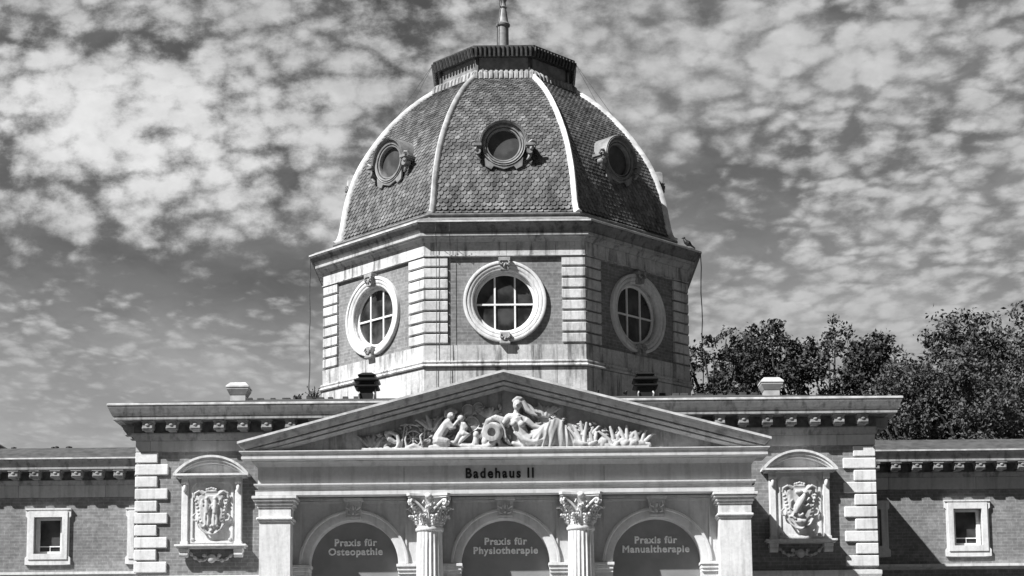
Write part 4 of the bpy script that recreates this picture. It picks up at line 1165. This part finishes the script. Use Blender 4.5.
# guy wires from the crown to the ribs, and hanging conductors from the cornice corners
for sg in (-1, 1):
    for dz, dr, a in ((18.95, 0, 67.5), (18.95, 0, 112.5)):
        for e_, zz in ((2.52, 17.75), (2.95, 17.35)):
            A = rad(a) * sg
            m = MB(); p0 = Vector((1.97 * sin(A), TY - 1.97 * cos(A), 19.0)); p1 = Vector(((e_ + .08) * sin(A), TY - (e_ + .08) * cos(A), zz))
            m.tube([p0, p1], 0.006, 5); m.build('guy_wire', 'roofing', BODY)
for sg, zb in ((-1, 9.0), (1, 8.8)):
    A = rad(67.5) * sg; x = 5.24 * sin(A); y = TY - 5.24 * cos(A)
    m = MB(); m.tube([(x, y, 13.5)] + [(x + 0.012 * sin(i * 1.7), y, 13.5 - (13.5 - zb) * i / 14) for i in range(1, 15)], 0.013 if sg < 0 else 0.012, 6)
    o = m.build('hanging_cable', 'roofing', BODY); tag(o, 'thin cable hanging from the %s corner of the tower cornice' % ('left' if sg < 0 else 'right'))
for x in (-1.585, -1.265):                                # thin pipes down the front of the tower
    m = MB(); yy = TY - 4.9 * .924 - 0.05
    m.tube([(x, yy - .33, 13.5), (x, yy - .3, 13.3), (x, yy, 13.1), (x, yy, 9.2)], 0.007, 6); m.build('thin_pipe', 'lead', BODY)

# =================================================================== bird on the cornice
A = rad(67.5) * 1; bx, by, bz = 4.50, 41.9, 13.60
b = MB()
b.tube([(-.13, 0, .11), (-.05, 0, .17), (.03, 0, .22), (.08, 0, .30)][::-1], [.035, .07, .085, .03], 10)
b.ball((.085, -.0, .335), (.045, .04, .04), 2); b.tube([(.12, 0, .335), (.175, 0, .325)], [.016, .004], 6)
b.tube([(-.08, 0, .15), (-.24, 0, .02)], [.04, .02], 8); b.tube([(.0, .03, .16), (.01, .03, -.01)], .010, 5); b.tube([(.0, -.03, .16), (.01, -.03, -.01)], .010, 5)
b.M = Matrix.Identity(4)
bird = sculpt(b, 'bird', 'black', None, 0.008, 1); bird.location = (bx, by, bz); bird.rotation_euler = (0, 0, pi)
bird.scale = (.85, .85, .85)
tag(bird, 'dark bird perched on the right corner of the tower cornice', 'bird')

# =================================================================== weeds rooted on the roof
def weed(x, y, z, r, n, label):
    q = random.Random(int(x * 100)); e = empty('roof_weed', (x, y, z)); tag(e, label, 'plant', 'weeds on the roof')
    st = MB(); lf = MB()
    for k in range(n):
        a = q.uniform(0, 2 * pi); h = r * q.uniform(.5, 1.3); t = Vector((cos(a) * r * q.uniform(.2, .9), sin(a) * r * .5, h))
        st.tube([(0, 0, 0), t * 0.6 + Vector((0, 0, .02)), t], 0.006, 4)
        for j in range(6):
            c = t * q.uniform(.4, 1.05); s = q.uniform(.02, .045); d = Vector((q.gauss(0, 1), q.gauss(0, 1), q.gauss(0, 1))).normalized(); o = d.orthogonal().normalized(); p = d.cross(o)
            lf.add([c - o * s, c - p * s * .5, c + o * s, c + p * s * .5], [(0, 1, 2, 3)], q.random())
    st.build('stem', 'bark', e); lf.build('leaves', 'leaf', e, normals=False, shade=True)
weed(-4.35, 38.95, 9.30, 0.26, 16, 'leafy weed on the roof at the left foot of the tower')
weed(-4.75, 38.95, 9.28, 0.14, 9, 'small weed on the roof left of the bigger tuft')
weed(1.75 + .35, 38.95, 9.36, 0.10, 8, 'low weed on the roof right behind the pediment slope')
weed(2.75, 38.95, 9.36, 0.09, 7, 'low weed on the roof just left of the right black vent')

# =================================================================== house beyond at the left
hb = empty('far_house', (-1.72, 0, 0.66)); tag(hb, 'dark roof corner of another house at the far left edge', 'building')
m = MB(); m.box(-34, -18.0, 62, 76, 0, 11.6); m.build('wall', 'brick', hb)
m = MB(); m.rect([(0.0, 11.5), (0.3, 11.72), (0.62, 11.78), (0.66, 12.0), (0.3, 12.25), (-1.0, 12.6), (-6, 15)], -34, -18.0, 62, 76); m.build('roof', 'lead', hb)

# =================================================================== trees behind the right wing
def tree(x, y, z_top, crown_w, crown_h, seed, n_leaf, leaf, label, mat='leaf', droop=0.0, lobes=26, gap=0.0):
    q = random.Random(seed); e = empty('tree', (x, y, 0)); tag(e, label, 'tree', 'trees behind the right wing')
    zc = z_top - crown_h / 2
    centres = []
    lobes = int(lobes * (1.7 if y > 56 else 1.2))
    for k in range(lobes):
        for _ in range(30):
            u = Vector((q.uniform(-1, 1), q.uniform(-1, 1), q.uniform(-1, 1)))
            if 0.25 < u.length < 1: break
        u = u.normalized() * (u.length ** 0.5) * 0.86
        c = Vector((u.x * crown_w / 2, u.y * crown_w / 2 * 0.9, zc + u.z * crown_h / 2))
        centres.append((c, crown_w * q.uniform(0.10, 0.19)))
    # trunk and limbs
    tr = MB(); base_r = 0.011 * z_top + .02
    tr.tube([(0, 0, 0), (q.uniform(-.2, .2), 0, z_top * .25), (q.uniform(-.3, .3), 0, zc - crown_h * .15), (q.uniform(-.3, .3), 0, z_top - crown_h * .2)], [base_r, base_r * .8, base_r * .55, base_r * .15], 8)
    for c, r in centres:
        z0 = max(z_top * .22, c.z - crown_h * .35); s = Vector((0, 0, z0)); mid = s.lerp(c, .55) + Vector((0, 0, .3)); tr.tube([s, mid, c], [base_r * .35, base_r * .2, .02], 5)
    tr.build('trunk', 'bark', e)
    lf = MB(); V = []; F = []; SH = []
    per = n_leaf // lobes
    for c, r in centres:
        nb = max(6, per // 26)
        twigs = []
        for k in range(nb):
            d = Vector((q.gauss(0, 1), q.gauss(0, 1), q.gauss(0, 1) * .9)).normalized()
            twigs.append((c + Vector((d.x * r, d.y * r, d.z * r * .85)) * q.uniform(0.55, 1.18), q.random()))
        for k in range(per):
            t, sh = twigs[q.randrange(nb)]
            o = Vector((q.gauss(0, 1), q.gauss(0, 1), q.gauss(0, 1) - droop * abs(q.gauss(0, 1)))) * (r * 0.17)
            p = t + o; s = leaf * q.uniform(.6, 1.25)
            nrm = (Vector((q.gauss(0, .7), q.gauss(0, .7), .55 + q.gauss(0, .5)))).normalized()
            a = nrm.orthogonal().normalized(); a.rotate(Matrix.Rotation(q.uniform(0, 6.28), 3, nrm)); b_ = nrm.cross(a)
            i = len(V); V += [p - a * s, p - b_ * s * .48 + nrm * s * .12, p + a * s, p + b_ * s * .48 + nrm * s * .12]; F.append((i, i + 1, i + 2, i + 3))
            SH.append(min(1, max(0, sh * .6 + q.random() * .5)))
    lf.v = V; lf.f = F; lf.sh = SH
    lf.build('crown', mat, e, normals=False, shade=True)
    return e
TREES = [
    (7.0, 58, 16.3, 3.2, 10.0, 1, 12000, 0.084, 'sparse tree close behind the right side of the tower', 'leaf', 0, 34),
    (8.5, 62, 16.4, 4.4, 10.0, 2, 14500, 0.091, 'rounded tree, second from the tower', 'leaf', 0, 24),
    (10.0, 64, 17.8, 4.4, 11.0, 11, 19937, 0.091, 'full tree with a domed top above the zinc vent', 'leaf', 0, 28),
    (12.4, 66, 18.3, 5.0, 11.5, 3, 23562, 0.091, 'broad tree right of the zinc vent in the middle of the row', 'leaf', 0, 30),
    (13.6, 64, 17.3, 3.6, 10.5, 4, 16312, 0.091, 'narrow leafy tree left of the dip in the treetops', 'leaf', 0, 24),
    (14.4, 62, 16.4, 4.2, 10.0, 5, 14500, 0.091, 'lower tree in the dip left of the tallest tree', 'leaf', 0, 22),
    (16.8, 62, 18.3, 4.8, 12.5, 6, 25375, 0.091, 'tallest dark tree near the right edge', 'leaf', 0, 30),
    (19.8, 63, 17.9, 5.4, 13.0, 7, 23562, 0.098, 'dark tree cut by the right edge of the picture', 'leaf', 0, 30),
    (23.8, 64, 18.6, 6.0, 13.5, 12, 16312, 0.112, 'dark tree beyond the right edge', 'leaf', 0, 24),
    (12.6, 54, 13.8, 3.6, 6.0, 8, 17400, 0.073, 'pale bushy willow right behind the main cornice end', 'leaf_pale', .8, 30),
    (14.4, 53.5, 14.2, 4.0, 6.5, 9, 20300, 0.073, 'pale bushy willow in the middle of the shrubs below the dark trees', 'leaf_pale', .8, 34),
    (17.0, 54, 14.4, 4.4, 6.8, 13, 20300, 0.073, 'pale bushy willow near the right edge below the dark trees', 'leaf_pale', .8, 34),
    (20.6, 54, 14.0, 4.4, 6.8, 14, 11600, 0.084, 'pale bushy willow beyond the right edge', 'leaf_pale', .8, 24),
    (10.4, 57, 13.6, 4.0, 8.5, 10, 18125, 0.084, 'low dark tree behind the right end of the main cornice', 'leaf', 0, 24),
    (15.4, 67, 17.0, 4.6, 10.0, 15, 12000, 0.100, 'dark tree filling the dip behind the lower tree', 'leaf', 0, 26),
]
for t in TREES: tree(*t)
